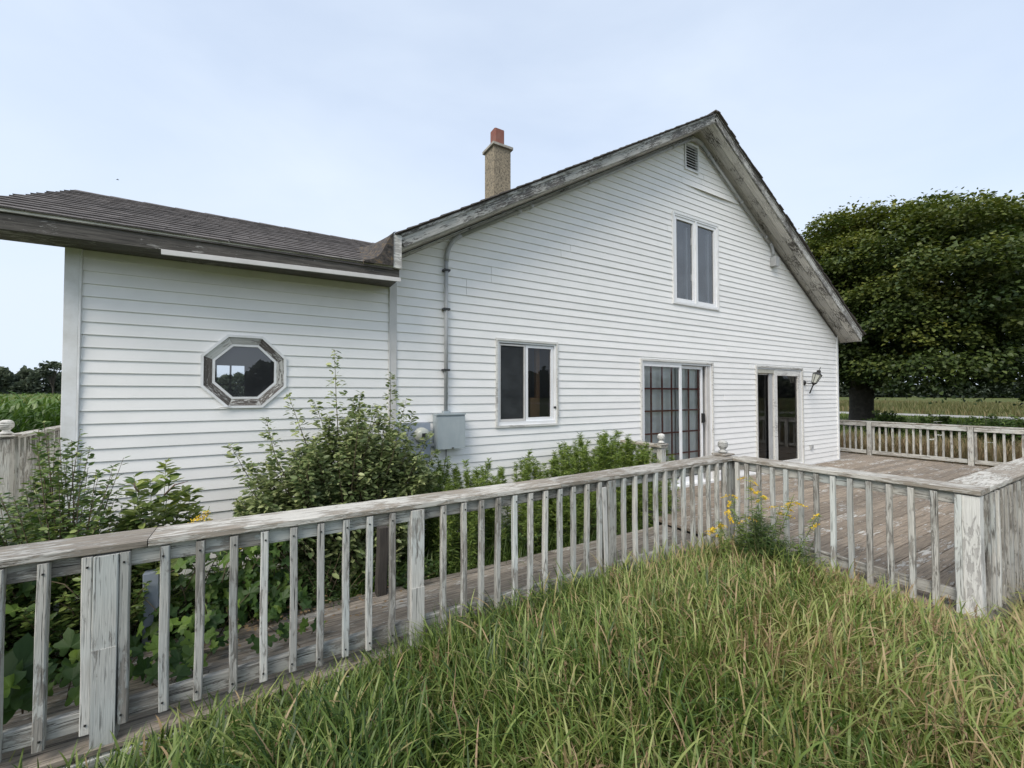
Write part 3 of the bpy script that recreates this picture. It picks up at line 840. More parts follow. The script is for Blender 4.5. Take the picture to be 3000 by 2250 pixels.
# upper casement pair
w2 = ring('casement_window', 6.069, 7.357, 3.156, 4.758, 0.030, -0.034, 0.01, M['trim'], house)
ring('frame', 6.10, 7.326, 3.186, 4.728, 0.03, -0.026, 0.09, M['vinyl'], w2)
for xa, xb in ((6.13, 6.680), (6.715, 7.296)):
    s_ = ring('sash', xa, xb, 3.216, 4.698, 0.05, -0.012, 0.04, M['vinyl'], w2)
    pane('pane', xa + .045, xb - .045, 3.26, 4.655, 0.015, M['glass_up'], s_)
boxes_mesh('mullion', [(6.6805, 6.7145, -0.03, 0.06, 3.216, 4.698)], M['vinyl'], w2)
boxes_mesh('inner_stile', [(6.56, 6.60, 0.08, 0.11, 3.2, 4.6), (7.17, 7.22, 0.08, 0.11, 3.2, 4.6)], M['vinyl'], w2)
boxes_mesh('hinge', [(6.60, 6.622, 0.012, 0.014, 3.62, 3.74), (6.60, 6.622, 0.012, 0.014, 4.27, 4.39)], M['conduit'], w2)

# octagonal window
OC = (-0.118, 1.8175)
def octa(name, r0, r1, y0, y1, mat, parent, segs=range(8), rj=0.0):
    """octagonal ring between apothems r0<r1, one mesh"""
    V = []; F = []
    c8 = 1 / math.cos(math.pi / 8)
    for s in segs:
        for e in (0, 1):
            a = math.pi / 8 + (s + e) * math.pi / 4
            for r in (r0, r1):
                for y in (y0, y1):
                    rr_ = r * c8
                    V.append((OC[0] + rr_ * math.cos(a), y, OC[1] + rr_ * math.sin(a)))
        k = len(V) - 8
        F += [(k, k + 2, k + 6, k + 4), (k + 1, k + 5, k + 7, k + 3), (k, k + 4, k + 5, k + 1), (k + 2, k + 3, k + 7, k + 6), (k, k + 1, k + 3, k + 2), (k + 4, k + 6, k + 7, k + 5)]
    return link(name, mesh_py(name, V, F, mat), None, parent)
ow = octa('octagonal_window', 0.324, 0.347, -0.030, 0.010, M['trim'], house)
for s in range(8):
    mt = M['peel'] if s in (1, 2) else M['rot']
    V = []; F = []
    c8 = 1 / math.cos(math.pi / 8)
    for e in (0.004, 0.996):
        a = math.pi / 8 + (s + e) * math.pi / 4
        cc = math.cos(a), math.sin(a)
        for r, y in ((0.262, -0.004), (0.323, -0.022), (0.323, 0.03), (0.262, 0.03)):
            V.append((OC[0] + r * c8 * cc[0], y, OC[1] + r * c8 * cc[1]))
    F = [(0, 1, 5, 4), (0, 4, 7, 3), (1, 2, 6, 5), (2, 3, 7, 6), (0, 3, 2, 1), (4, 5, 6, 7)]
    # rebase so the grain runs along the segment
    mid = sum((Vector(v) for v in V), Vector()) / 8
    a = math.pi / 8 + (s + .5) * math.pi / 4
    u = Vector((-math.sin(a), 0, math.cos(a))); vv = Vector((0, 1, 0)); ww = u.cross(vv)
    rm = Matrix((u, vv, ww)).transposed().to_4x4()
    mw = Matrix.Translation(mid) @ rm; inv = mw.inverted()
    o = link('frame_segment', mesh_py('frame_segment', [inv @ Vector(v) for v in V], F, mt), None, ow); o.matrix_basis = mw
octa('sash', 0.240, 0.261, -0.002, 0.035, M['trim'], ow)
rr_ = 0.241 / math.cos(math.pi / 8)
V = [(OC[0] + rr_ * math.cos(math.pi / 8 + i * math.pi / 4), 0.018, OC[1] + rr_ * math.sin(math.pi / 8 + i * math.pi / 4)) for i in range(8)]
link('pane', mesh_py('pane', V, [tuple(range(8))], M['glass_oct']), None, ow)
tubes('peeled_strip', [([(-0.35, -0.035, 1.468), (-0.30, -0.045, 1.484), (-0.23, -0.04, 1.487)], [0.003, 0.006, 0.004])], M['trim'], ow)

# ---- sliding doors
d1 = ring('sliding_door', 5.266, 7.163, -0.02, 2.178, 0.034, -0.034, 0.01, M['peel'], house, 0.001)
ring('frame', 5.302, 7.128, 0.0, 2.142, 0.032, -0.010, 0.14, M['vinyl'], d1, 0.05)
ring('sash', 5.312, 6.300, 0.05, 2.115, 0.055, -0.004, 0.035, M['vinyl'], d1, 0.09)
pane('pane', 5.36, 6.25, 0.13, 2.065, 0.015, M['glass_door'], d1)
ring('sash', 6.250, 6.945, 0.05, 2.100, 0.052, 0.045, 0.085, M['vinyl'], d1, 0.09)
pane('pane', 6.30, 6.895, 0.13, 2.055, 0.065, M['glass_door'], d1)
for x in (5.56, 5.83, 6.07):
    boxes_mesh('muntin', [(x - .015, x + .015, 0.022, 0.036, 0.13, 2.065)], M['muntin'], d1)
for x in (6.355, 6.588, 6.862):
    boxes_mesh('muntin', [(x - .015, x + .015, 0.072, 0.086, 0.13, 2.055)], M['muntin'], d1)
for z in (0.570, 0.942, 1.318, 1.690):
    boxes_mesh('muntin', [(5.365, 6.245, 0.018, 0.024, z - .013, z + .013)], M['muntin'], d1)
    boxes_mesh('muntin', [(6.303, 6.892, 0.068, 0.074, z - .013, z + .013)], M['muntin'], d1)
boxes_mesh('door_handle', [(6.895, 6.93, -0.005, 0.044, 1.08, 1.25), (6.905, 6.92, -0.02, -0.006, 1.10, 1.23)], M['black'], d1)
boxes_mesh('door_track', [(6.99, 7.03, 0.0, 0.03, 0.05, 2.10), (7.05, 7.07, -0.005, 0.03, 0.05, 2.10)], M['greige'], d1)
boxes_mesh('sill', [(5.25, 7.18, -0.07, -0.011, -0.02, 0.035)], M['trim'], d1)
bl = boxes_mesh('window_blind', [(5.33, 6.28, 0.115, 0.122, 0.06, 2.12), (6.31, 6.95, 0.125, 0.132, 0.06, 2.12)], M['blind'])
tag(bl, 'pale pleated blind hanging behind the brown-gridded sliding door', 'blind')

d2 = ring('sliding_door', 8.56, 10.415, 0.0, 2.178, 0.036, -0.036, 0.01, M['peel'], house, 0.001)
ring('frame', 8.598, 10.378, 0.03, 2.140, 0.028, -0.012, 0.13, M['vinyl'], d2, 0.05)
boxes_mesh('head_track', [(8.63, 9.27, -0.006, 0.05, 2.03, 2.108)], M['beige'], d2)
ring('sash', 8.630, 9.280, 0.08, 2.028, 0.03, 0.05, 0.09, M['greige'], d2, 0.05)
pane('pane', 8.655, 9.255, 0.12, 2.0, 0.07, M['glass_door'], d2)
boxes_mesh('screen_stile', [(9.12, 9.235, 0.02, 0.045, 0.08, 2.028)], M['conduit'], d2)
ring('sash', 9.262, 10.345, 0.06, 2.105, 0.115, -0.010, 0.04, M['peel'], d2, 0.115)
pane('pane', 9.37, 10.24, 0.165, 2.0, 0.02, M['glass_door'], d2)
boxes_mesh('sill', [(8.52, 10.44, -0.08, -0.013, 0.0, 0.05)], M['trim'], d2)
for zz in (0,):
    boxes_mesh('curtain_edge', [(9.93, 9.96, 0.30, 0.31, 0.1, 1.9)], M['jamb'], d2)
# base flashing along the deck
board('base_trim', (7.17, -0.02, 0.012), (12.06, -0.02, 0.012), 0.016, 0.026, M['trim'], house, 0.002)

# ------------------------------------------------------------------ things on the wall
cd = thing('conduit', 'long grey electrical conduit running down the wall and along under the eaves', 'conduit')
YP = -0.055
def arc(p0, c_, p1, n=6):
    p0, c_, p1 = map(Vector, (p0, c_, p1))
    return [((1 - s) ** 2) * p0 + 2 * s * (1 - s) * c_ + s * s * p1 for s in [i / n for i in range(n + 1)]]
tubes('pipe', [([(1.913, YP, 1.40), (1.913, YP, 3.20)], 0.023)], M['conduit'], cd, 12)
tubes('elbow', [(arc((1.913, YP, 3.20), (1.915, YP, 3.44), (2.10, YP, 3.545)), 0.028)], M['conduit'], cd, 12)
tubes('pipe', [([(2.10, YP, 3.545), (6.47, YP - .02, 6.085)], 0.023)], M['conduit'], cd, 12)
tubes('elbow', [(arc((6.47, YP - .02, 6.085), (6.66, YP - .02, 6.20), (6.84, YP - .02, 6.105)), 0.030)], M['conduit'], cd, 12)
tubes('pipe', [([(6.84, YP - .02, 6.105), (9.09, YP, 4.735)], 0.023)], M['conduit'], cd, 12)
tubes('elbow', [(arc((9.09, YP, 4.735), (9.20, YP, 4.66), (9.22, YP, 4.50)), 0.028)], M['conduit'], cd, 12)
for s in (0.19, 0.235, 0.47, 0.90):
    p = Vector((2.10, YP, 3.545)).lerp(Vector((6.47, YP - .02, 6.085)), s)
    d_ = Vector((4.37, 0, 2.54)).normalized() * 0.03
    tubes('coupling', [([p - d_, p + d_], 0.032)], M['conduit'], cd, 12)
for s in (0.08, 0.55, 0.93):
    p = Vector((6.84, YP - .02, 6.105)).lerp(Vector((9.09, YP, 4.735)), s)
    d_ = Vector((2.25, 0, -1.37)).normalized() * 0.03
    tubes('coupling', [([p - d_, p + d_], 0.032)], M['conduit'], cd, 12)
for z in (3.09, 2.62, 1.89):
    boxes_mesh('strap', [(1.872, 1.954, YP - .032, -0.014, z - .011, z + .011)], M['black'], cd)
boxes_mesh('junction_box', [(9.16, 9.30, -0.13, -0.014, 4.27, 4.46)], M['conduit'], cd)

eb = thing('electrical_box', 'grey metal electrical cabinet fixed to siding at the foot of the conduit', 'electrical box')
boxes_mesh('cabinet', [(1.765, 2.125, -0.135, -0.014, 0.965, 1.355)], M['box'], eb)
boxes_mesh('door', [(1.775, 2.122, -0.150, -0.136, 0.958, 1.335)], M['box'], eb)
boxes_mesh('rain_hood', [(1.76, 2.13, -0.155, -0.014, 1.356, 1.372)], M['box'], eb)
boxes_mesh('hub', [(1.875, 1.955, -0.095, -0.016, 1.373, 1.40)], M['box'], eb)
boxes_mesh('latch', [(1.95, 1.975, -0.160, -0.151, 0.962, 0.975)], M['black'], eb)
cb = tubes('cable', [([(1.92, -0.05, 0.964), (1.925, -0.04, 0.86), (1.91, -0.03, 0.76), (1.88, -0.03, 0.55), (1.87, -0.03, 0.2)], 0.005)], M['black'])
tag(cb, 'thin dark cable hanging from the bottom of the grey cabinet', 'cable')
em = thing('electric_meter', 'blue-grey meter box with round glass meter half hidden by the bush', 'electric meter')
boxes_mesh('meter_box', [(1.30, 1.70, -0.11, -0.014, 0.83, 1.27)], M['bluebox'], em)
m_ = lathe('meter_dial', [(0.085, 0), (0.085, 0.03), (0.08, 0.09), (0.05, 0.115), (0.0, 0.12)], M['lampglass'], em, 20)
m_.location = (1.585, -0.11, 1.14); m_.rotation_euler = (R(90), 0, 0)
boxes_mesh('meter_face', [(1.56, 1.615, -0.236, -0.231, 1.12, 1.165)], M['black'], em)
boxes_mesh('connector', [(1.70, 1.764, -0.06, -0.02, 0.99, 1.03)], M['conduit'], em)
tb = thing('telephone_box', 'small blue-grey utility box low on the wall behind the bush', 'utility box')
boxes_mesh('cover', [(1.50, 1.70, -0.09, -0.014, 0.48, 0.66)], M['bluebox'], tb)
boxes_mesh('lower_cover', [(1.44, 1.66, -0.08, -0.014, 0.16, 0.47)], M['bluebox'], tb)
oc_ = boxes_mesh('outlet_cover', [(10.71, 10.81, -0.045, -0.013, 0.36, 0.45)], M['conduit'])
tag(oc_, 'small grey outdoor outlet cover low on the siding right of the door', 'outlet')

# wall lantern
ln = thing('wall_lantern', 'black coach lantern with frosted panes beside the right sliding door', 'lantern', (10.46, -0.02, 1.85))
lathe('backplate', [(0.055, 0), (0.06, 0.01), (0.045, 0.03), (0.02, 0.04)], M['black'], ln, 16).rotation_euler = (R(90), 0, 0)
tubes('arm', [([(0, -0.03, 0), (0.03, -0.09, -0.02), (0.075, -0.15, -0.01)], 0.011)], M['black'], ln, 8)
lh = thing('lantern_head', '', '', (0.085, -0.16, 0)); del lh['label']; del lh['category']; lh.parent = ln; lh.rotation_euler = (0, R(17), 0)
bpy.data.objects.remove(lh)
tilt = Matrix.Translation((0.085, -0.17, 0.0)) @ Matrix.Rotation(R(17), 4, 'X') @ Matrix.Rotation(R(10), 4, 'Y')
def tl(o): o.matrix_basis = tilt; return o
def frustum(name, r0, z0, r1, z1, n, mat, parent, rot=0.0):
    V = [(r * math.cos(rot + 2 * math.pi * k / n), r * math.sin(rot + 2 * math.pi * k / n), z) for r, z in ((r0, z0), (r1, z1)) for k in range(n)]
    F = [(k, (k + 1) % n, n + (k + 1) % n, n + k) for k in range(n)] + [tuple(range(n - 1, -1, -1)), tuple(range(n, 2 * n))]
    return link(name, mesh_py(name, V, F, mat), None, parent)
tl(frustum('glass', 0.048, 0.0, 0.085, 0.19, 6, M['lampglass'], ln))
tl(frustum('roof', 0.098, 0.19, 0.035, 0.245, 6, M['black'], ln))
tl(lathe('finial', [(0.03, 0.246), (0.045, 0.26), (0.03, 0.285), (0.008, 0.30), (0.006, 0.36), (0.0, 0.37)], M['black'], ln, 12))
tl(tubes('cage', [([(0.049 * math.cos(a), 0.049 * math.sin(a), -0.002), (0.087 * math.cos(a), 0.087 * math.sin(a), 0.192)], 0.0055) for a in [k * math.pi / 3 for k in range(6)]], M['black'], ln, 6))
tl(lathe('tail', [(0.004, -0.255), (0.016, -0.245), (0.013, -0.22), (0.013, -0.06), (0.022, -0.05), (0.052, -0.012), (0.052, 0.0)], M['black'], ln, 12))

# bird far off in the sky
bd = thing('bird', 'tiny dark bird gliding high over the left roof', 'bird', (-13.7, 57.1, 25.2))
bd.scale = (.4, .4, .4)
bd.rotation_euler = (R(10), 0, R(20))
lathe('body', [(0.0, -.35), (.07, -.2), (.10, 0), (.06, .18), (.03, .3), (0.0, .34)], M['bird'], bd, 8).rotation_euler = (0, R(90), 0)
V = [(-.12, .05, 0), (.12, .05, 0), (.02, .55, .14), (-.1, .6, .14), (-.16, 1.0, .05), (-.12, -.05, 0), (.12, -.05, 0), (.02, -.55, .14), (-.1, -.6, .14), (-.16, -1.0, .05)]
link('wing', mesh_py('wing', V[:5] + [(a, b_, c_ - .02) for a, b_, c_ in V[:5]], [(0, 1, 2, 3), (3, 2, 4), (8, 7, 6, 5), (9, 7, 8)], M['bird']), None, bd)
link('wing', mesh_py('wing', V[5:] + [(a, b_, c_ - .02) for a, b_, c_ in V[5:]], [(3, 2, 1, 0), (4, 2, 3), (5, 6, 7, 8), (8, 7, 9)], M['bird']), None, bd)

# ------------------------------------------------------------------ deck and walkway
def decking(th, x0, x1, y0, y1, mat, w_=0.138, gap=0.006, lmin=2.8, lmax=4.9, zt=0.0):
    y = y0
    k = 0
    while y < y1 - 0.03:
        ww = min(w_, y1 - y)
        x = x0; first = random.uniform(1.0, lmax)
        while x < x1 - 0.01:
            xe = min(x1, x + (first if x == x0 else random.uniform(lmin, lmax)))
            if x1 - xe < 0.8: xe = x1
            zj = random.uniform(-.003, .001) + zt
            e0 = random.uniform(-.008, .008) if x == x0 else 0
            board('deck_board', (x + 0.002 + e0, y + ww / 2, -0.016 + zj), (xe - 0.002, y + ww / 2, -0.016 + zj + random.uniform(-.002, .002)), ww, 0.032, mat, th, 0.004)
            x = xe
        y += ww + gap; k += 1
deck = thing('deck', 'large weathered wooden deck with peeling white paint patches beside the house', 'deck')
decking(deck, 4.41, 13.82, -3.90, -0.02, M['deck'])
decking(deck, 12.16, 13.82, -0.015, 2.4, M['deck'])
board('rim_joist', (4.425, -3.90, -0.10), (4.425, -2.2, -0.10), 0.03, 0.13, M['rail'], deck, 0.003)
board('rim_joist', (4.42, -3.885, -0.10), (13.8, -3.885, -0.10), 0.03, 0.13, M['rail'], deck, 0.003)
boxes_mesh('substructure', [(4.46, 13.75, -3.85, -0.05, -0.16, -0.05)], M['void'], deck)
walk = thing('boardwalk', 'narrow grey-brown board walkway running along the near railing to the deck', 'walkway')
decking(walk, -3.6, 4.40, -2.075, -1.14, M['walk'], 0.136, 0.008, zt=-0.05)
board('rim_joist', (-3.6, -2.062, -0.155), (4.40, -2.062, -0.155), 0.03, 0.12, M['peel'], walk, 0.003)
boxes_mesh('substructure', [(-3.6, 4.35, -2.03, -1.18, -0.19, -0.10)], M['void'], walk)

# ------------------------------------------------------------------ railings
def finial(x, y, z, parent, s=1.0, name='post_finial'):
    f = lathe(name, [(0.0, 0.0), (0.030, 0.004), (0.048, 0.014), (0.050, 0.020), (0.030, 0.036), (0.026, 0.046), (0.036, 0.056), (0.048, 0.072), (0.053, 0.085), (0.0535, 0.092), (0.0495, 0.0925), (0.0495, 0.096), (0.054, 0.0965), (0.054, 0.108), (0.0500, 0.1085), (0.050, 0.112), (0.0525, 0.1125), (0.0495, 0.125), (0.040, 0.138), (0.022, 0.147), (0.0, 0.149)], M['peel'], parent, 24, (x, y, z))
    f.scale = (s, s, s)
    return f
def bal(parent, x, y, z0, z1, mat=None, tiltv=None, wx=0.038, wy=0.038):
    tx, ty = (random.uniform(-.006, .006), random.uniform(-.003, .003)) if tiltv is None else tiltv
    m_ = mat or (M['railpaint'] if random.random() < .45 else M['rail'])
    return board('baluster', (x + tx, y + ty, z0), (x, y, z1), wx, wy, m_, parent, 0.004, up=(0, 1, 0), wob=0.0025, seg=7)

YB = -2.040      # outer face of balusters
NAIL = mesh_py('nail', *box_vf(.008, .008, .008, .002), M['void'])
ramp = thing('walkway_railing', 'long weathered baluster railing with flat cap crossing the foreground left of the deck', 'railing')
rail_x = [-1.115, -0.972, -0.831, -0.686, -0.552, -0.401, -0.255, -0.108, 0.035, 0.180, 0.324, 0.466, 0.605, 0.747,
          1.095, 1.248, 1.388, 1.528, 1.670, 1.812, 1.955, 2.098, 2.234, 2.383, 2.522, 2.812, 2.953, 3.09, 3.23, 3.362, 3.497, 3.632, 3.768, 3.90, 4.035, 4.178, 4.32]
rail_x = [-2.95 + .143 * i for i in range(13)] + rail_x
def capz(x): return 0.845 if x < 2.1 else 0.845 + 0.028 * min(1, (x - 2.1) / 1.4)
for i, x in enumerate(rail_x):
    zb_ = random.uniform(-.005, .035)
    paintd = {8: 1, 9: 1, 10: 1, 1: 0, 2: 0}.get(i - 13)
    bo = bal(ramp, x, YB, zb_, capz(x) - .008, (M['railpaint'] if paintd else None) if paintd != 0 else M['rail'])
    if x > -1.3 and x < 2.5:
        ln_ = capz(x) - .008 - zb_
        for e in (-ln_ / 2 + .045, ln_ / 2 - .045):
            nl_ = bpy.data.objects.new('nail', NAIL); COL.objects.link(nl_); nl_.parent = bo; nl_.matrix_parent_inverse = Matrix.Identity(4)
            nrm_ = bo.matrix_world.to_3x3().inverted() @ Vector((0, -1, 0))
            nl_.location = Vector((e, 0, 0)) + nrm_ * 0.0205 + Vector((0, random.uniform(-.006, .006), 0))
for x in (-2.4, -0.618, 0.912, 2.655):
    z1_ = capz(x)
    board('post', (x, YB + .02, -0.35), (x, YB + .02, z1_ - .01), 0.09, 0.09, M['railpaint'] if x != 2.655 else M['rail'], ramp, 0.004, up=(0, 1, 0), seg=6, wob=.002)
board('post_repair', (-0.618, YB - .027, -0.30), (-0.618, YB - .027, 0.40), 0.088, 0.004, M['railpaint'], ramp, 0.001, up=(0, 1, 0))
board('post_repair', (0.912, YB - .027, -0.30), (0.912, YB - .027, 0.33), 0.088, 0.004, M['railpaint'], ramp, 0.001, up=(0, 1, 0))
board('brace', (2.585, YB - .024, 0.0), (2.56, YB - .020, 0.80), 0.045, 0.012, M['peel'], ramp, 0.002, up=(0, 1, 0))
board('post', (4.49, -1.985, -0.3), (4.49, -1.985, 0.862), 0.145, 0.10, M['rail'], ramp, 0.004, up=(0, 1, 0))
for a, b_ in ((-3.2, -0.47), (-0.466, 2.10), (2.104, 4.44)):
    za, zb2 = capz(a), capz(b_)
    board('cap_board', (a, -1.9395, za + .019), (b_ if b_ < 4 else 4.437 + .12, -1.9395, zb2 + .019), 0.235, 0.038, M['cap'], ramp, 0.005, seg=10, wob=.002)
for a, b_ in ((-3.2, -0.66), (-0.57, 0.87), (0.955, 2.61), (2.70, 4.42)):
    board('top_rail', (a, YB + .040, capz(a) - .045), (b_, YB + .040, capz(b_) - .045), 0.036, 0.088, M['rail'], ramp, 0.004)
    board('bottom_rail', (a, YB + .040, 0.062), (b_, YB + .040, 0.062), 0.036, 0.088, M['rail'], ramp, 0.004)
board('finial_plate', (4.42, -1.90, 0.925), (4.60, -1.90, 0.925), 0.17, 0.018, M['cap'], ramp, 0.006)
board('finial_block', (4.51, -1.90, 0.89), (4.51, -1.90, 0.915), 0.10, 0.10, M['cap'], ramp, 0.003, up=(0, 1, 0))
finial(4.51, -1.90, 0.934, ramp)

XA = 4.455
ab = thing('deck_railing', 'weathered deck railing running from the finial post towards the big white corner post', 'railing')
ys = [-2.10, -2.202, -2.33, -2.465, -2.592, -2.726, -2.856, -2.989, -3.118, -3.252, -3.387, -3.522, -3.656, -3.788]
for y in ys: bal(ab, XA, y, random.uniform(-.10, -.04), 0.862)
board('cap_board', (4.5575, -2.06, 0.892), (4.5575, -3.905, 0.892), 0.235, 0.038, M['cap'], ab, 0.005, seg=8, wob=.002)
board('top_rail', (XA + .040, -2.05, 0.828), (XA + .040, -3.81, 0.828), 0.036, 0.088, M['rail'], ab, 0.004)
board('bottom_rail', (XA + .040, -2.05, 0.105), (XA + .040, -3.81, 0.105), 0.036, 0.088, M['rail'], ab, 0.004)
board('corner_post', (4.505, -3.850, -0.4), (4.505, -3.850, 0.862), 0.10, 0.095, M['peel'], ab, 0.004, up=(0, 1, 0), seg=6, wob=.002)

br = thing('deck_railing', 'deck railing with tightly overlapping balusters running off at the right edge', 'railing')
x = 4.62
while x < 13.7:
    bal(br, x, -3.895, random.uniform(-.06, .0), 0.862); x += 0.134
board('cap_board', (4.68, -3.79, 0.893), (9.2, -3.79, 0.893), 0.235, 0.038, M['cap'], br, 0.005, seg=10, wob=.002)
board('cap_board', (9.204, -3.79, 0.893), (13.9, -3.79, 0.893), 0.235, 0.038, M['cap'], br, 0.005, seg=10, wob=.002)
board('top_rail', (4.56, -3.857, 0.828), (13.75, -3.857, 0.828), 0.036, 0.088, M['rail'], br, 0.004)
board('bottom_rail', (4.56, -3.857, 0.105), (13.75, -3.857, 0.105), 0.036, 0.088, M['rail'], br, 0.004)
for px_ in (7.0, 9.2, 11.4): board('post', (px_, -3.84, -0.4), (px_, -3.84, 0.862), 0.09, 0.09, M['rail'], br, 0.004, up=(0, 1, 0))

XF = 13.75
fr = thing('deck_railing', 'far deck railing behind the house corner with weeds beyond it', 'railing')
fy = [0.50, 0.368, 0.24, 0.114, -0.147, -0.268, -0.396, -0.531, -0.666, -0.80, -0.925, -1.056, -1.188, -1.324, -1.455, -1.59, -1.722, -1.978, -2.125, -2.26, -2.395, -2.525, -2.663]
fy = [0.63 + .133 * i for i in range(12)][::-1] + fy + [-2.80 - .133 * i for i in range(8)]
for y in fy: bal(fr, XF, y, 0.10, 0.845, M['rail'])
for y in (2.2, -0.066, -1.905, -3.80): board('post', (XF - .025, y, -0.3), (XF - .025, y, 0.87), 0.095, 0.09, M['rail'], fr, 0.004, up=(0, 1, 0))
board('cap_board', (XF + .03, 2.3, 0.868), (XF + .03, -0.45, 0.868), 0.14, 0.034, M['cap'], fr, 0.005)
board('cap_board', (XF + .03, -0.454, 0.868), (XF + .03, -3.9, 0.868), 0.14, 0.034, M['cap'], fr, 0.005)
for a, b_ in ((2.15, 0.0), (-0.12, -1.85), (-1.96, -3.75)):
    board('top_rail', (XF - .035, a, 0.80), (XF - .035, b_, 0.80), 0.036, 0.088, M['rail'], fr, 0.004)
    board('bottom_rail', (XF - .035, a, 0.085), (XF - .035, b_, 0.085), 0.036, 0.088, M['rail'], fr, 0.004)

sr = thing('stair_railing', 'short weathered railing with a white finial standing out from wall before the gridded door', 'railing')
board('cap_board', (4.87, -0.03, 0.872), (4.87, -0.80, 0.868), 0.14, 0.036, M['cap'], sr, 0.005)
board('top_rail', (4.87, -0.02, 0.808), (4.87, -0.70, 0.806), 0.036, 0.088, M['rail'], sr, 0.004)
board('bottom_rail', (4.87, -0.02, 0.10), (4.87, -0.70, 0.10), 0.036, 0.088, M['rail'], sr, 0.004)
for i in range(5): bal(sr, 4.83, -0.09 - .125 * i, 0.05, 0.85)
board('post', (4.87, -0.745, -0.2), (4.87, -0.745, 0.851), 0.09, 0.09, M['railpaint'], sr, 0.004, up=(0, 1, 0))
board('finial_plate', (4.80, -0.745, 0.896), (4.94, -0.745, 0.896), 0.14, 0.016, M['cap'], sr, 0.004)
finial(4.87, -0.745, 0.904, sr, 0.95)

lr = thing('side_railing', 'weathered railing with a white finial post beyond the left house corner', 'railing')
board('cap_board', (-2.33, 1.95, 1.135), (-2.33, 5.2, 1.160), 0.14, 0.036, M['cap'], lr, 0.005)
board('top_rail', (-2.33, 1.95, 1.07), (-2.33, 5.2, 1.095), 0.036, 0.088, M['rail'], lr, 0.004)
board('bottom_rail', (-2.33, 1.95, 0.36), (-2.33, 5.2, 0.36), 0.036, 0.088, M['rail'], lr, 0.004)
for i in range(24): bal(lr, -2.29, 2.02 + .133 * i, 0.30, 1.12, M['rail'])
board('post', (-2.33, 1.89, -0.3), (-2.33, 1.89, 1.12), 0.10, 0.10, M['rail'], lr, 0.004, up=(0, 1, 0))
board('post', (-2.33, 3.20, -0.3), (-2.33, 3.20, 1.12), 0.09, 0.09, M['rail'], lr, 0.004, up=(0, 1, 0))
board('finial_plate', (-2.42, 1.89, 1.155), (-2.24, 1.89, 1.155), 0.16, 0.018, M['cap'], lr, 0.004)
finial(-2.33, 1.89, 1.163, lr, 1.1)
boxes_mesh('side_floor', [(-2.30, -1.42, 1.9, 5.2, 0.2, 0.27)], M['walk'], lr)

# stumps of an inner railing along the walkway
op = board('old_post', (0.885, -1.20, -0.2), (0.895, -1.20, 0.50), 0.085, 0.085, M['post'], None, 0.01, up=(0, 1, 0), seg=5, wob=.006)
tag(op, 'dark rotten post stub standing at the walkway edge under the big bush', 'post')
op = board('old_post', (-0.60, -1.12, -0.2), (-0.60, -1.12, 0.42), 0.085, 0.085, M['bluebox'], None, 0.006, up=(0, 1, 0), seg=5, wob=.004)
tag(op, 'blue-grey post stub among the vines left of the walkway', 'post')
ip = thing('broken_panel', 'short blue-grey picket panel fallen among vines at the far left', 'fence panel')
for i in range(6):
    board('picket', (-1.34 + i * .075, -1.04 - .015 * i, -0.12), (-1.36 + i * .075, -1.0 - .01 * i, 0.34 + .02 * math.sin(i * 2)), 0.055, 0.018, M['railpaint'], ip, 0.003, up=(0, 1, 0))
board('crossbar', (-1.38, -0.99, 0.10), (-0.94, -1.05, 0.12), 0.02, 0.06, M['rail'], ip, 0.003)

# ------------------------------------------------------------------ vegetation helpers (numpy)
def blades(N, X, Y, Z, ln, wd, az, lean, bend, tint, seg=5, name='grass', mat=None, twist=0.5):
    """curved tapering strips, all arrays of length N"""
    s = np.linspace(0, 1, seg + 1)
    th = lean[:, None] + bend[:, None] * s[None, :] ** 1.2
    ds = (ln / seg)[:, None]
    rad = np.cumsum(np.sin(th) * ds, 1) - np.sin(th) * ds
    zz = np.cumsum(np.cos(th) * ds, 1) - np.cos(th) * ds
    ca, sa = np.cos(az)[:, None], np.sin(az)[:, None]
    cx = X[:, None] + rad * ca; cy = Y[:, None] + rad * sa; cz = Z[:, None] + zz
    prof = np.sqrt(np.clip(1 - s ** 1.8, 0, 1)); prof[0] = 0.75
    hw = wd[:, None] * 0.5 * prof[None, :]
    tw = RNG.uniform(-twist, twist, N)[:, None] * s[None, :]
    px = -sa * np.cos(tw) * hw; py = ca * np.cos(tw) * hw; pz = np.sin(tw) * hw
    A = np.stack([cx - px, cy - py, cz - pz], -1); B = np.stack([cx + px, cy + py, cz + pz], -1)
    V = np.stack([A, B], 2).reshape(N, (seg + 1) * 2, 3)
    i = np.arange(seg)
    f = np.stack([2 * i, 2 * i + 1, 2 * i + 3, 2 * i + 2], -1)
    F = (f[None] + (np.arange(N) * (seg + 1) * 2)[:, None, None]).reshape(-1, 4)
    at = np.repeat(tint, (seg + 1) * 2)
    return V.reshape(-1, 3), F, at

def vnoise(x, y, sc, seed=0):
    """cheap smooth value noise on arrays"""
    x = x * sc + seed * 17.3; y = y * sc + seed * 9.1
    xi = np.floor(x); yi = np.floor(y); fx = x - xi; fy = y - yi
    fx = fx * fx * (3 - 2 * fx); fy = fy * fy * (3 - 2 * fy)
    def h(a, b_):
        v = np.sin(a * 127.1 + b_ * 311.7) * 43758.5453
        return v - np.floor(v)
    return (h(xi, yi) * (1 - fx) + h(xi + 1, yi) * fx) * (1 - fy) + (h(xi, yi + 1) * (1 - fx) + h(xi + 1, yi + 1) * fx) * fy

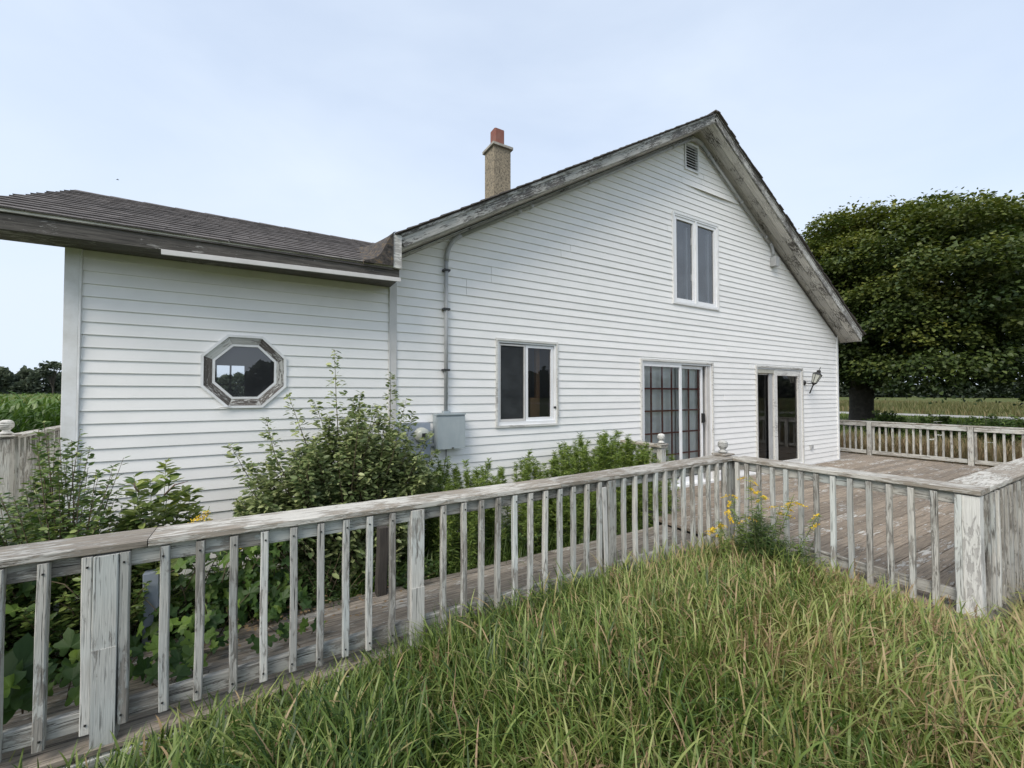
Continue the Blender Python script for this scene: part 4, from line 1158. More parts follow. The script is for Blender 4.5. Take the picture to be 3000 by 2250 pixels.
LEAF = {
 'oval': (np.array([(0, 0, 0), (-.22, .28, .05), (.22, .28, .05), (0, .34, -.03), (-.2, .68, .03), (.2, .68, .03), (0, 1, -.06)]),
          np.array([(0, 3, 1), (0, 2, 3), (1, 3, 4), (3, 2, 5), (3, 6, 4), (3, 5, 6)])),
 'lance': (np.array([(0, 0, 0), (-.075, .35, .03), (.075, .35, .03), (0, .4, -.02), (0, 1, -.12)]),
           np.array([(0, 3, 1), (0, 2, 3), (1, 3, 4), (3, 2, 4)])),
 'maple': (np.array([(0, 0, 0), (-.5, .25, .08), (-.28, .8, 0), (0, .55, -.05), (.28, .8, 0), (.5, .25, .08), (0, 1.1, -.1)]),
           np.array([(0, 3, 1), (1, 3, 2), (3, 6, 2), (3, 4, 6), (0, 5, 3), (5, 4, 3)])),
 'tri': (np.array([(-.45, 0, 0), (.45, 0, .05), (.1, .9, 0), (-.5, .6, .1)]), np.array([(0, 1, 2), (0, 2, 3)])),
}
def leaves(P, Dr, size, tint, kind='oval', droop=0.0, flat=0.5):
    """P base points, Dr directions, size array"""
    lv, lf = LEAF[kind]
    N = len(P)
    Dr = Dr.copy(); Dr[:, 2] -= droop
    Dr /= np.linalg.norm(Dr, axis=1, keepdims=True) + 1e-9
    up = np.tile(np.array([0, 0, 1.0]), (N, 1)) + RNG.normal(0, flat, (N, 3))
    Xa = np.cross(Dr, up); Xa /= np.linalg.norm(Xa, axis=1, keepdims=True) + 1e-9
    Za = np.cross(Xa, Dr)
    V = P[:, None, :] + size[:, None, None] * (lv[None, :, 0, None] * Xa[:, None, :] + lv[None, :, 1, None] * Dr[:, None, :] + lv[None, :, 2, None] * Za[:, None, :])
    F = (lf[None] + (np.arange(N) * len(lv))[:, None, None]).reshape(-1, 3)
    return V.reshape(-1, 3), F, np.repeat(tint, len(lv))

class Acc:
    def __init__(s): s.V = []; s.F = []; s.A = []; s.n = 0
    def add(s, V, F, A):
        s.V.append(V); s.F.append(F + s.n); s.A.append(A); s.n += len(V)
    def build(s, name, mat, parent=None):
        if not s.V: return None
        me = mesh_np(name, np.concatenate(s.V), np.concatenate(s.F), mat, np.clip(np.concatenate(s.A), 0, 1))
        return link(name, me, None, parent)

def gzv(x, y):
    return np.array([gz(a, b_) for a, b_ in zip(x, y)])

# ---- foreground grass
def grass_patch(name, N, xr, yr, ok, lnf, wd, tintf, seg=5, lean=(0.0, .45), bend=(.3, 2.2), mat='grass', zf=None, azb=None, lift=None, cut=False):
    X = RNG.uniform(*xr, N); Y = RNG.uniform(*yr, N)
    k = ok(X, Y); X, Y = X[k], Y[k]; n = len(X)
    Z = (gzv(X, Y) if zf is None else zf(X, Y)) - 0.02
    if lift is not None: Z = Z + RNG.uniform(0, 1, n) ** .8 * lift(X, Y)
    ln = lnf(X, Y) * RNG.uniform(.55, 1.15, n)
    if cut: ln = ln * np.where((X < .9) & (Y > -2.4), .6, 1)
    W = RNG.uniform(*wd, n)
    az = RNG.uniform(0, 2 * np.pi, n) if azb is None else azb(X, Y, n)
    V, F, A = blades(n, X, Y, Z, ln, W, az, RNG.uniform(*lean, n), RNG.uniform(*bend, n), tintf(X, Y, n), seg)
    o = link(name, mesh_np(name, V, F, M[mat], np.clip(A, 0, 1)))
    o['kind'] = 'stuff'
    return o
def ok_fg(X, Y):
    return (((Y < -2.09) & (X < 4.36)) | (Y < -4.0)) & ~((X > 5.75 + .5 * vnoise(X, Y, 2)) & (Y < -3.9) & (Y > -5.6))
def az_fg(X, Y, n):
    base = vnoise(X, Y, .9, 3) * 2 * np.pi * 1.6
    return base + RNG.normal(0, 1.5, n)
def tint_fg(X, Y, n):
    dry = np.clip((X - 0.9) * 0.08 + (vnoise(X, Y, 1.3, 5) - .5) * .35, -.1, .42)
    t_ = 0.29 + dry + RNG.normal(0, .19, n)
    r = RNG.random(n)
    t_ = np.where(r < .05 + .16 * np.clip((X - .8) / 3, 0, 1), RNG.uniform(.75, 1.0, n), t_)
    return t_
def ln_fg(X, Y):
    d = np.where(X < 4.5, np.abs(Y + 2.1), 1.5)
    h = .30 + .10 * np.clip((X + .2) / 2, 0, 1) - .05 * np.clip((X - 2.8) / 1.2, 0, 1) + .12 * (vnoise(X, Y, 1.6, 8) - .4) + .08 * np.clip(1 - d / .6, 0, 1) * (X > .6)
    return h * np.where((X < .9) & (Y > -2.5), .82, np.where(X < -.2, .9, 1))
g = grass_patch('grass', 34000, (-2.6, 9.0), (-5.0, -2.09), ok_fg, ln_fg, (.005, .012), tint_fg, 7, (0, .5), (.3, 2.4), azb=az_fg)
# the leafy upper storey: short blades leaving the culms at every height
def lift_fg(X, Y): return ln_fg(X, Y) * .62
def tint_up(X, Y, n): return tint_fg(X, Y, n) + .02
grass_patch('grass_leaves', 74000, (-1.6, 8.5), (-4.8, -2.10), ok_fg, lambda X, Y: .22 + .08 * vnoise(X, Y, 2.2, 3), (.0055, .0135), tint_up, 5, (.05, .8), (.2, 1.9), azb=az_fg, lift=lift_fg, cut=True)
# seed heads and upright dry stalks in the foreground
def stalk_tint(X, Y, n): return RNG.uniform(.72, 1.0, n)
grass_patch('grass_stalks', 900, (0.4, 7.5), (-4.8, -2.3), ok_fg, lambda X, Y: .52 + 0 * X, (.003, .0055), stalk_tint, 5, (0, .35), (0, .5))
ac = Acc(); n = 170
hx = RNG.uniform(.6, 7, n); hy = RNG.uniform(-4.6, -2.3, n); kk = ok_fg(hx, hy); hx, hy = hx[kk], hy[kk]; n = len(hx)
hb = gzv(hx, hy); hh = RNG.uniform(.34, .52, n); la = RNG.uniform(0, 6.28, n); le = RNG.uniform(.02, .14, n)
V, F, A = blades(n, hx, hy, hb, hh, np.full(n, .0035), la, le, le * 2, np.full(n, .9), 4); ac.add(V, F, A)
th_ = le + le * 2 * .5
tipx = hx + np.cos(la) * hh * np.sin(th_); tipy = hy + np.sin(la) * hh * np.sin(th_); tipz = hb + hh * np.cos(th_)
for q in range(26):
    u = q / 26.0
    V, F, A = blades(n, tipx + RNG.normal(0, .003, n), tipy + RNG.normal(0, .003, n), tipz - .02 - .10 * u, np.full(n, .022), np.full(n, .005), RNG.uniform(0, 6.28, n), RNG.uniform(.2, .9, n), np.zeros(n), RNG.uniform(.84, 1, n), 2); ac.add(V, F, A)
ac.build('grass_seed_heads', M['drygrass'])['kind'] = 'stuff'
n = 2600
bx = RNG.uniform(-.6, 7, n); by = RNG.uniform(-4.3, -2.2, n); kk = ok_fg(bx, by) & (vnoise(bx, by, 1.9, 6) > .56); bx, by = bx[kk], by[kk]; n = len(bx)
V, F, A = leaves(np.stack([bx, by, gzv(bx, by) + RNG.uniform(.10, .30, n)], -1), RNG.normal(0, 1, (n, 3)) * np.array([1, 1, .4]), RNG.uniform(.03, .065, n), RNG.normal(.5, .2, n), 'oval', 0, .5)
ac = Acc(); ac.add(V, F, A); ac.build('broadleaf_weeds', M['dbush'])['kind'] = 'stuff'
# rank grass right along the rail foot and the deck edge
def edge_ok(X, Y): return (((Y < -2.09) & (X < 4.36)))
grass_patch('grass_tufts_left', 2600, (-1.4, .9), (-2.35, -2.09), lambda X, Y: vnoise(X, Y, 3.1, 4) > .42, lambda X, Y: .34 + 0 * X, (.007, .013), lambda X, Y, n: RNG.normal(.42, .14, n), 6, (0, .5), (.6, 2.4))
grass_patch('grass_tufts', 5200, (0.7, 4.36), (-2.5, -2.09), edge_ok, lambda X, Y: .42 - .12 * np.clip((X - 2.8) / 1.2, 0, 1), (.005, .010), lambda X, Y, n: RNG.normal(.22, .12, n), 6, (0, .5), (.2, 1.9))
# grass between walkway and wall, darker
grass_patch('grass_behind_walk', 9000, (-1.3, 4.9), (-1.12, -.05), lambda X, Y: X > -5, lambda X, Y: .36 + 0 * X, (.005, .010), lambda X, Y, n: RNG.normal(.15, .12, n), 5, (0, .6), (.3, 2.0))
# behind the camera and to the sides, sparser, for reflections and other viewpoints
grass_patch('grass_lawn', 26000, (-9, 16), (-14, -5.0), lambda X, Y: X > -50, lambda X, Y: .36 + 0 * X, (.010, .022), tint_fg, 3, (0, .5), (.2, 1.6))
# grass left of the house, by the side railing
grass_patch('grass_side', 7000, (-9, -1.4), (-2.0, 9), lambda X, Y: ~((Y < -1.1) & (X > -3.7)), lambda X, Y: .30 + 0 * X, (.008, .02), tint_fg, 3)

# ---- dry weeds beyond the far rail
def tint_dry(X, Y, n):
    d = np.clip((X - 14) / 7, 0, 1)
    return .80 - .45 * (X > 17.5) - .2 * d + RNG.normal(0, .14, n)
grass_patch('dry_weeds', 26000, (13.95, 21), (-7.5, 6.5), lambda X, Y: X > 0, lambda X, Y: .72 - .25 * (X > 18) + .15 * (vnoise(X, Y, .9, 2) - .5), (.010, .026), tint_dry, 4, (0, .25), (.1, 1.1), mat='drygrass')
def tint_mid(X, Y, n): return .42 + .16 * (vnoise(X, Y, .12, 4) - .5) + RNG.normal(0, .1, n)
grass_patch('meadow', 26000, (21, 47.6), (-28, 34), lambda X, Y: X > 0, lambda X, Y: .30 + 0 * X, (.03, .08), tint_mid, 2, (0, .4), (.1, 1.0))
grass_patch('field', 42000, (53.5, 110), (-60, 70), lambda X, Y: X > 0, lambda X, Y: .62 + .35 * vnoise(X, Y, .1, 4), (.05, .13), lambda X, Y, n: .46 + .3 * (vnoise(X, Y, .16, 2) - .5) + RNG.normal(0, .1, n), 2, (0, .4), (.1, .9), mat='drygrass')

# ---- maple trees
def tree(name, label, cat, x, y, trunk_r, crown, nclump, nleaf, lsize, mat, kind='maple', group=None, trunk_h=2.5, low=0.0, seed=1, bark='bark', lobes=()):
    """crown = (cx, cy, cz, rx, ry, rz)"""
    rs = np.random.default_rng(seed); rd = random.Random(seed)
    g0 = gz(x, y)
    th = thing(name, label, cat, (x, y, g0), group)
    cx, cy, cz, rx, ry, rz = crown
    # big lobes over the crown, each carrying shallow pads of foliage on its outer and upper side
    C = []; W = []
    nl = max(10, nclump // 16)
    for li in range(nl + len(lobes)):
        d = rs.normal(0, 1, 3); d /= np.linalg.norm(d)
        if d[2] < -.75: d[2] *= -.5
        r = rs.uniform(.62, .80) if li % 5 else rs.uniform(.80, .92)
        Lc = np.array([cx + d[0] * rx * r, cy + d[1] * ry * r, cz + d[2] * rz * r])
        if li >= nl:
            Lc = np.array(lobes[li - nl]); d = (Lc - np.array([cx, cy, cz])) / np.array([rx, ry, rz]); d /= np.linalg.norm(d)
        rl = (rx + ry + rz) / 3 * rs.uniform(.22, .33)
        lobe_t = rs.uniform(-.10, .14)
        for q in range(15):
            e = rs.normal(0, 1, 3) + d * .9 + np.array([0, 0, .35]); e /= np.linalg.norm(e)
            p = Lc + e * rl * rs.uniform(.8, 1.02) * np.array([1, 1, .85])
            if p[2] < low: p[2] = low + abs(rs.normal(0, .25))
            C.append(p); W.append((e[2] * .30 + lobe_t, .55))  # upward pads tinted lighter: lit tops painted into the leaf colour
    for q in range(nclump // 12):      # small leaders breaking the outline
        d = rs.normal(0, 1, 3); d[2] = abs(d[2]) * 1.1; d /= np.linalg.norm(d)
        tip = np.array([cx, cy, cz]) + d * np.array([rx, ry, rz]) * rs.uniform(.93, 1.03)
        for q2 in range(3):
            C.append(tip + np.array([rs.normal(0, .3), rs.normal(0, .3), q2 * .30 - .7])); W.append((.06 + .05 * q2, .5))
    for q in range(max(6, nclump // 9)):
        d = rs.normal(0, 1, 3); d /= np.linalg.norm(d)
        p = np.array([cx + d[0] * rx * .55, cy + d[1] * ry * .55, cz + d[2] * rz * .55])
        if p[2] < low: p[2] = low + abs(rs.normal(0, .4))
        C.append(p); W.append((-.25, 1.0))  # inner clumps tinted darker, crown shade painted in
    C = np.array(C)
    # limbs
    trunk_top = Vector((x, y, g0 + trunk_h))
    T = [([(0, 0, 0), (.03, .02, trunk_h * .5), (0, 0, trunk_h)], [trunk_r * 1.25, trunk_r * .92, trunk_r * .85])]
    tubes('trunk', [([(0, 0, -.1), (0.02, 0, .25), (.03, .02, trunk_h * .5), (0, 0, trunk_h), (0.1, 0.1, trunk_h + .5)], [trunk_r * 1.5, trunk_r * 1.08, trunk_r * .92, trunk_r * .95, trunk_r * .7])], M[bark], th, 12)
    lb = []
    for k in range(26):
        c_ = C[int(rs.integers(len(C)))] - np.array([x, y, g0])
        b0 = Vector((0, 0, trunk_h * rd.uniform(.75, 1.0))); e = Vector(c_); m1 = b0.lerp(e, .45) + Vector((0, 0, (e - b0).length * .16))
        lb.append(([b0, b0.lerp(m1, .5) + Vector((0, 0, .15)), m1, m1.lerp(e, .6), e], [trunk_r * .42, trunk_r * .32, trunk_r * .2, trunk_r * .1, .015]))
    tubes('limb', lb, M[bark], th, 6)
    per = nleaf // len(C)
    ac = Acc()
    cr = (rx + ry + rz) / 3 * 0.125
    for c_, (wt, big) in zip(C, W):
        n = int(per * rs.uniform(.6, 1.4))
        s = cr * rs.uniform(.6, 1.3) * (1.6 if big == 1.0 else 1)
        a = rs.uniform(0, 2 * np.pi, n); r = s * np.sqrt(rs.uniform(0, 1, n)) * 1.25
        P = np.stack([r * np.cos(a), r * np.sin(a), -0.40 * s * (r / s) ** 2 + rs.normal(0, .22 * s * (2 if big == 1.0 else 1), n) + r * np.cos(a - rs.uniform(0, 6.28)) * rs.uniform(-.35, .35)], -1)
        out_ = np.array([c_[0] - cx, c_[1] - cy, c_[2] - cz]) / np.array([rx, ry, rz])
        P[:, :2] += out_[:2] * rs.normal(0, .15, n)[:, None] * s
        Dr = np.stack([np.cos(a), np.sin(a), np.full(n, -.25)], -1) + rs.normal(0, .5, (n, 3)) + out_ * .4
        tint = rs.uniform(.20, .46) + wt + .10 * out_[2] + rs.normal(0, .12, n)  # tint also rises with height, top light put into the colour
        P = P + c_ - np.array([x, y, g0])
        V, F, A = leaves(P, Dr, lsize * rs.uniform(.55, 1.25, n), tint, kind, 0.15, .45)
        ac.add(V, F, A)
    # loose leaves through the whole shell tie the lobes together
    n = int(nleaf * .10)
    d = rs.normal(0, 1, (n, 3)); d /= np.linalg.norm(d, axis=1, keepdims=True)
    P = np.array([cx, cy, cz]) + d * np.array([rx, ry, rz]) * rs.uniform(.60, .90, n)[:, None] * (1 + .05 * np.sin(4 * d[:, :1] + 3 * d[:, 2:3] * 2))
    P[:, 2] = np.where(P[:, 2] < low, low + np.abs(rs.normal(0, .4, n)), P[:, 2])
    P = P - np.array([x, y, g0])
    V, F, A = leaves(P, d * .6 + rs.normal(0, .5, (n, 3)), lsize * rs.uniform(.6, 1.3, n), .30 + .14 * d[:, 2] + rs.normal(0, .12, n), kind, .2, .5)  # loose leaves get the same painted lighter top
    ac.add(V, F, A)
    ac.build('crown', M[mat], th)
    return th
LOBES = ((29.5, 7.3, 8.6), (28.5, 5.9, 9.6), (29.0, 4.4, 10.0), (28.5, 2.6, 9.7), (29.0, 1.0, 9.2), (28.0, 0.4, 8.3), (27.0, 7.0, 6.6), (26.0, 4.4, 8.0), (26.0, 1.7, 8.5), (25.0, 3.0, 5.6), (25.0, 0.6, 6.4), (26.0, 5.6, 4.0), (27.0, -0.4, 3.8), (25.0, 1.6, 3.2))
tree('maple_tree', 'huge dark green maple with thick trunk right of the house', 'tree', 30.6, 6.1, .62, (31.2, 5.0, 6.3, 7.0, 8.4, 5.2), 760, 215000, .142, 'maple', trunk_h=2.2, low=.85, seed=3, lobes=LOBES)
tree('maple_tree', 'second big maple whose crown is cut by the right picture edge', 'tree', 38.5, -5.6, .45, (38.0, -5.4, 6.4, 6.6, 7.6, 5.5), 420, 78000, .185, 'maple', trunk_h=2.6, low=1.7, seed=9)

# ---- roadside shrubs right
def shrub(name, label, cat, x, y, h, rad, nstem, leaf_n, lsize, mat, kind='oval', group=None, seed=1, stem='stem', droop=.1, base_h=.1, spread=1.0, z0=None, tintb=.45, tints=.2, tipup=.0, sl=.004):
    rs = np.random.default_rng(seed)
    g0 = gz(x, y) if z0 is None else z0
    th = thing(name, label, cat, (x, y, g0), group)
    st = []; ac = Acc()
    for k in range(nstem):
        a = rs.uniform(0, 2 * np.pi); rr_ = rad * np.sqrt(rs.uniform(0.02, 1)) * spread
        hh = h * (1 - .45 * (rr_ / (rad + 1e-6)) ** 2) * rs.uniform(.72, 1.05)
        b0 = np.array([rs.normal(0, rad * .14), rs.normal(0, rad * .14), 0])
        e = np.array([rr_ * math.cos(a), rr_ * math.sin(a), hh])
        mid = b0 * .4 + e * .6 * np.array([.75, .75, .85]) + rs.normal(0, .03, 3) * h * .4
        ts = np.linspace(0, 1, 9)[:, None]
        pts = (1 - ts) ** 2 * b0 + 2 * ts * (1 - ts) * mid + ts ** 2 * e
        st.append(([tuple(p) for p in pts[::2]], [sl * 1.6, sl * 1.3, sl, sl * .7, sl * .3]))
        n = int(leaf_n * rs.uniform(.7, 1.3))
        s = base_h + (1 - base_h) * rs.uniform(0, 1, n) ** .8
        P = (1 - s[:, None]) ** 2 * b0 + 2 * s[:, None] * (1 - s[:, None]) * mid + s[:, None] ** 2 * e
        ang = rs.uniform(0, 2 * np.pi, n)
        # side twigs carry leaves away from the stem, fewer towards the tip
        tw = (1 - s) * rad * .34 * rs.uniform(.1, 1, n)
        P = P + np.stack([np.cos(ang) * tw, np.sin(ang) * tw, tw * .35 * rs.uniform(-.2, 1, n)], -1)
        Dr = np.stack([np.cos(ang), np.sin(ang), rs.uniform(-.1, .8, n) + tipup * s], -1)
        tint = tintb + tints * rs.normal(0, 1, n) + .12 * (s - .5)
        V, F, A = leaves(P, Dr, lsize * rs.uniform(.6, 1.2, n) * (1 - .35 * s), tint, kind, droop, .4)
        ac.add(V, F, A)
    tubes('stem', st, M[stem], th, 5)
    ac.build('foliage', M[mat], th)
    return th
for i, (x, y, h, r) in enumerate(((24.5, 3.1, 1.25, .9), (24.0, 1.2, 1.1, .9), (23.2, -0.6, 1.35, 1.5), (21.5, -2.6, 1.05, 1.1), (19.5, -5.0, 1.8, 1.3))):
    lab = ['small dark sapling bush right of the maple trunk', 'low dark bush in front of the road past the far railing', 'widest dark bush before the road past the far railing',
           'low dark bush near the right end of the far railing', 'pale leggy bush at the right picture edge before the road'][i]
    shrub('roadside_bush', lab, 'bush', x, y, h, r, 46, 110, .15 if i < 4 else .11, 'dbush', 'oval', 'bushes between the railing and road', seed=40 + i, tintb=.28 if i < 4 else .7)

# queen anne's lace flowers beyond the rail
lace = [(15.2, -1.0, .84), (15.1, -1.05, .50), (15.0, -0.92, .38), (15.3, -2.55, .92), (15.2, -2.5, .44), (15.3, -2.56, .24), (15.1, -3.15, .36), (16.2, -4.35, .85), (16, -4.15, .60), (15.5, -3.6, .22), (14.8, -2.0, .42), (16.2, -4.55, .72), (15.8, 0.2, .62)]
V0 = []; F0 = []
rd = random.Random(4)
for k in range(40):
    a = rd.uniform(0, 6.28); r = .085 * math.sqrt(rd.random()); c_ = Vector((r * math.cos(a), r * math.sin(a), .012 - r * .12))
    k0 = len(V0)
    for q in range(5): V0.append((c_.x + .013 * math.cos(q * 1.257), c_.y + .013 * math.sin(q * 1.257), c_.z + rd.uniform(-.003, .004)))
    F0.append(tuple(range(k0, k0 + 5)))
umb = mesh_py('flower_head', V0, F0, M['caul'])
for i, (x, y, z) in enumerate(lace):
    g0 = gz(x, y)
    t_ = thing('wild_carrot', 'white flat-topped wild carrot flower in the dry weeds beyond the far railing', 'flower', (x, y, g0), 'wild carrot flowers beyond the far railing')
    tubes('stem', [([(0, 0, 0), (.02, 0, (z - g0) * .6), (0, 0, z - g0 + .03)], .004)], M['gstem'], t_, 5)
    o = bpy.data.objects.new('flower_head', umb); COL.objects.link(o); o.parent = t_; o.location = (0, 0, z - g0 + .03); o.rotation_euler = (rd.uniform(-.2, .2), rd.uniform(-.2, .2), 0)

# ---- big olive-green bush against the wall
BUSH_TOPS = [(0.60, -.55, 2.02), (1.15, -.45, 1.82), (0.83, -.6, 1.62), (0.22, -.55, 1.60), (-.05, -.75, 1.05), (1.40, -.4, 1.42), (0.05, -.55, 1.40), (1.0, -.6, 1.45),
             (0.42, -.6, 1.55), (1.30, -.5, 1.55), (1.55, -.5, 1.20), (0.3, -.8, 1.15), (0.7, -.8, 1.25), (1.05, -.8, 1.2), (1.4, -.75, 1.0), (0.1, -.75, 0.9), (-.15, -.7, 0.75), (1.6, -.55, 1.0), (0.5, -.9, 0.95), (0.9, -.9, 0.95), (1.25, -.85, .9)]
bb = thing('bush', 'big olive-green bush with spiky shoots growing against the wall below the octagonal window', 'bush', (0.75, -0.6, gz(.75, -.6)))
rs = np.random.default_rng(21); ac = Acc(); st = []
tops = list(BUSH_TOPS)
for k in range(34): tops.append((rs.uniform(-.28, .6), rs.uniform(-1.0, -.4), rs.uniform(.45, 1.2)))
for k in range(120):
    xx = rs.uniform(-.18, 1.58); hy = .6 + .98 * math.exp(-((xx - .8) / .62) ** 2) * rs.uniform(.45, 1.0)
    tops.append((xx, rs.uniform(-1.0, -.25), hy))
bz = gz(.75, -.6)
for (tx, ty, tz) in tops:
    b0 = np.array([.75 + rs.normal(0, .16) - .75, rs.normal(0, .1), 0.0])
    e = np.array([tx - .75, ty + .6, tz - bz])
    mid = b0 * .45 + e * .55 + np.array([(tx - .75) * .18, 0, 0.12]) + rs.normal(0, .04, 3)
    ts = np.linspace(0, 1, 9)[:, None]
    pts = (1 - ts) ** 2 * b0 + 2 * ts * (1 - ts) * mid + ts ** 2 * e
    st.append(([tuple(p) for p in pts[::2]], [.009, .007, .005, .0035, .0012]))
    n = 185
    s = .12 + .88 * rs.uniform(0, 1, n) ** .75
    P = (1 - s[:, None]) ** 2 * b0 + 2 * s[:, None] * (1 - s[:, None]) * mid + s[:, None] ** 2 * e
    ang = rs.uniform(0, 2 * np.pi, n)
    tw = np.clip(1.02 - s, 0, 1) ** .8 * .21 * rs.uniform(.05, 1, n)
    P += np.stack([np.cos(ang) * tw, np.sin(ang) * tw * .8, tw * .5 * rs.uniform(-.1, 1, n)], -1)
    Dr = np.stack([np.cos(ang), np.sin(ang), rs.uniform(-.2, .9, n)], -1)
    tint = .60 + .2 * rs.normal(0, 1, n) + .12 * rs.random() + np.where(rs.random(n) < .14, .35, 0)
    V, F, A = leaves(P, Dr, .092 * rs.uniform(.6, 1.15, n) * (1 - .38 * s), tint, 'oval', .25, .5)
    ac.add(V, F, A)
tubes('stem', st, M['stem'], bb, 5)
ac.build('foliage', M['bush'], bb)

# ---- left-hand shrubs
shrub('shrub', 'dark small-leaved shrub with upright shoots at the left house corner', 'shrub', -1.12, -0.85, 1.62, .50, 75, 110, .066, 'dbush', 'oval', seed=52, tintb=.56, base_h=.2, sl=.004)
shrub('shrub', 'low sprawling dark shrub at the left picture edge behind the railing', 'shrub', -1.60, -1.0, 1.15, .62, 80, 110, .070, 'dbush', 'oval', seed=53, tintb=.52, base_h=.1)
shrub('shrub', 'leafy green shrub left of the pokeweed behind the railing', 'shrub', -0.95, -0.98, 1.08, .48, 60, 100, .075, 'dbush', 'oval', seed=54, tintb=.62, base_h=.05)
pk = shrub('pokeweed', 'pale-leaved pokeweed with pinkish flower spikes before the wing wall', 'plant', -0.66, -0.88, 1.40, .34, 20, 70, .13, 'dbush', 'oval', seed=55, tintb=.85, stem='gstem', base_h=.35)
for sp_ in [([(.08, 0, 1.10), (.14, -.02, 1.17), (.22, -.03, 1.19)], [.007, .006, .002]), ([(-.05, 0, 1.12), (-.08, -.02, 1.18), (-.09, -.02, 1.24)], [.007, .005, .002]), ([(.1, -.05, .75), (.16, -.1, .68), (.15, -.1, .55)], [.010, .010, .005])]: tubes('flower_spike', [sp_], M['pink'], pk, 6)
for i, (x, y, h, r, tb_) in enumerate(((0.05, -.95, .55, .4, .3), (1.9, -.75, .5, .3, .35), (2.6, -.8, .5, .35, .3), (3.4, -.75, .5, .35, .3), (1.1, -1.0, .45, .35, .2), (0.5, -1.0, .5, .35, .25), (-.35, -.8, .55, .35, .35))):
    lab = ['low dark leafy plant below the left side of the big bush', 'low leafy plant under the electrical cabinet', 'low leafy plant below the tall weeds, nearer the cabinet', 'low leafy plant below the tall weeds, nearer the door',
           'low dark plant around the rotten post stub', 'low dark plant in the shade under the big bush', 'low leafy plant just left of the big bush'][i]
    shrub('undergrowth_plant', lab, 'plant', x, y, h, r, 22, 55, .07, 'dbush', 'lance' if i % 2 else 'oval', 'leafy plants between walkway and wall', seed=60 + i, tintb=tb_)

# ---- tall feathery weeds along the wall
def weed_meshes(nv=5):
    out_ = []
    for q in range(nv):
        rs = np.random.default_rng(100 + q); ac = Acc()
        h = 1.0
        lean = rs.normal(0, .05, 2)
        n = 300
        s = rs.uniform(.06, 1, n)
        P = np.stack([lean[0] * s ** 2, lean[1] * s ** 2, s * h], -1)
        ang = rs.uniform(0, 2 * np.pi, n)
        # short side branches
        nb = 22; bs = rs.uniform(.25, .97, nb); ba = rs.uniform(0, 2 * np.pi, nb); bl_ = .16 * (1.05 - bs)
        n2 = 26
        for k in range(nb):
            u = rs.uniform(.1, 1, n2)
            P2 = np.stack([lean[0] * bs[k] ** 2 + np.cos(ba[k]) * bl_[k] * u, lean[1] * bs[k] ** 2 + np.sin(ba[k]) * bl_[k] * u, bs[k] * h + bl_[k] * u * 1.1], -1)
            a2 = rs.uniform(0, 2 * np.pi, n2)
            V, F, A = leaves(P2, np.stack([np.cos(a2), np.sin(a2), rs.uniform(.2, 1.0, n2)], -1), 1.0 * .045 * rs.uniform(.6, 1.2, n2), .62 + .2 * rs.normal(0, 1, n2), 'lance', 0, .5)
            ac.add(V, F, A)
        V, F, A = leaves(P, np.stack([np.cos(ang), np.sin(ang), rs.uniform(-.1, .8, n)], -1), (.12 * (1 - .55 * s)) * rs.uniform(.6, 1.2, n), .5 + .2 * rs.normal(0, 1, n) + .18 * (s - .5), 'lance', .1, .5)
        ac.add(V, F, A)
        me = mesh_np('foliage', np.concatenate(ac.V), np.concatenate(ac.F), M['weed'], np.clip(np.concatenate(ac.A), 0, 1))
        sv, sf = tube_vf([(0, 0, 0), (lean[0] * .25, lean[1] * .25, .5), (lean[0], lean[1], 1.0)], [.006, .0045, .0015], 5)
        out_.append((me, mesh_py('stem', sv, sf, M['gstem'])))
    return out_
WM = weed_meshes()
rd = random.Random(77)
wpos = []
for k in range(150):
    x = rd.uniform(1.55, 4.95)
    top = 0.80 + .06 * math.sin(x * 5)
    if x < 2.2: top = .86
    if 2.2 <= x < 2.6: top = .74
    if 3.35 < x < 4.35: top = 1.04
    if x > 4.4: top = .84
    y = rd.uniform(-1.0, -.22)
    wpos.append((x, y, top * rd.uniform(.82, 1.06) - (0.10 if y < -.75 else 0)))
for (x, y, top) in wpos:
    g0 = gz(x, y)
    zone = 0 if x < 2.3 else (1 if x < 3.35 else 2)
    lab = ['feathery green weed growing below the grey electrical cabinet', 'feathery green weed growing below the sliding window', 'tall feathery green weed growing before the gridded door railing'][zone]
    t_ = thing('tall_weed', lab, 'weed', (x, y, g0), ['weeds below the electrical cabinet', 'weeds below the sliding window', 'weeds before the gridded door railing'][zone])
    t_.rotation_euler = (rd.uniform(-.08, .08), rd.uniform(-.08, .08), rd.uniform(0, 6.28)); s_ = top - g0; t_.scale = (s_ * rd.uniform(.8, 1.1), s_ * rd.uniform(.8, 1.1), s_)
    a, b_ = WM[rd.randrange(5)]
    o = bpy.data.objects.new('foliage', a); COL.objects.link(o); o.parent = t_
    o = bpy.data.objects.new('stem', b_); COL.objects.link(o); o.parent = t_

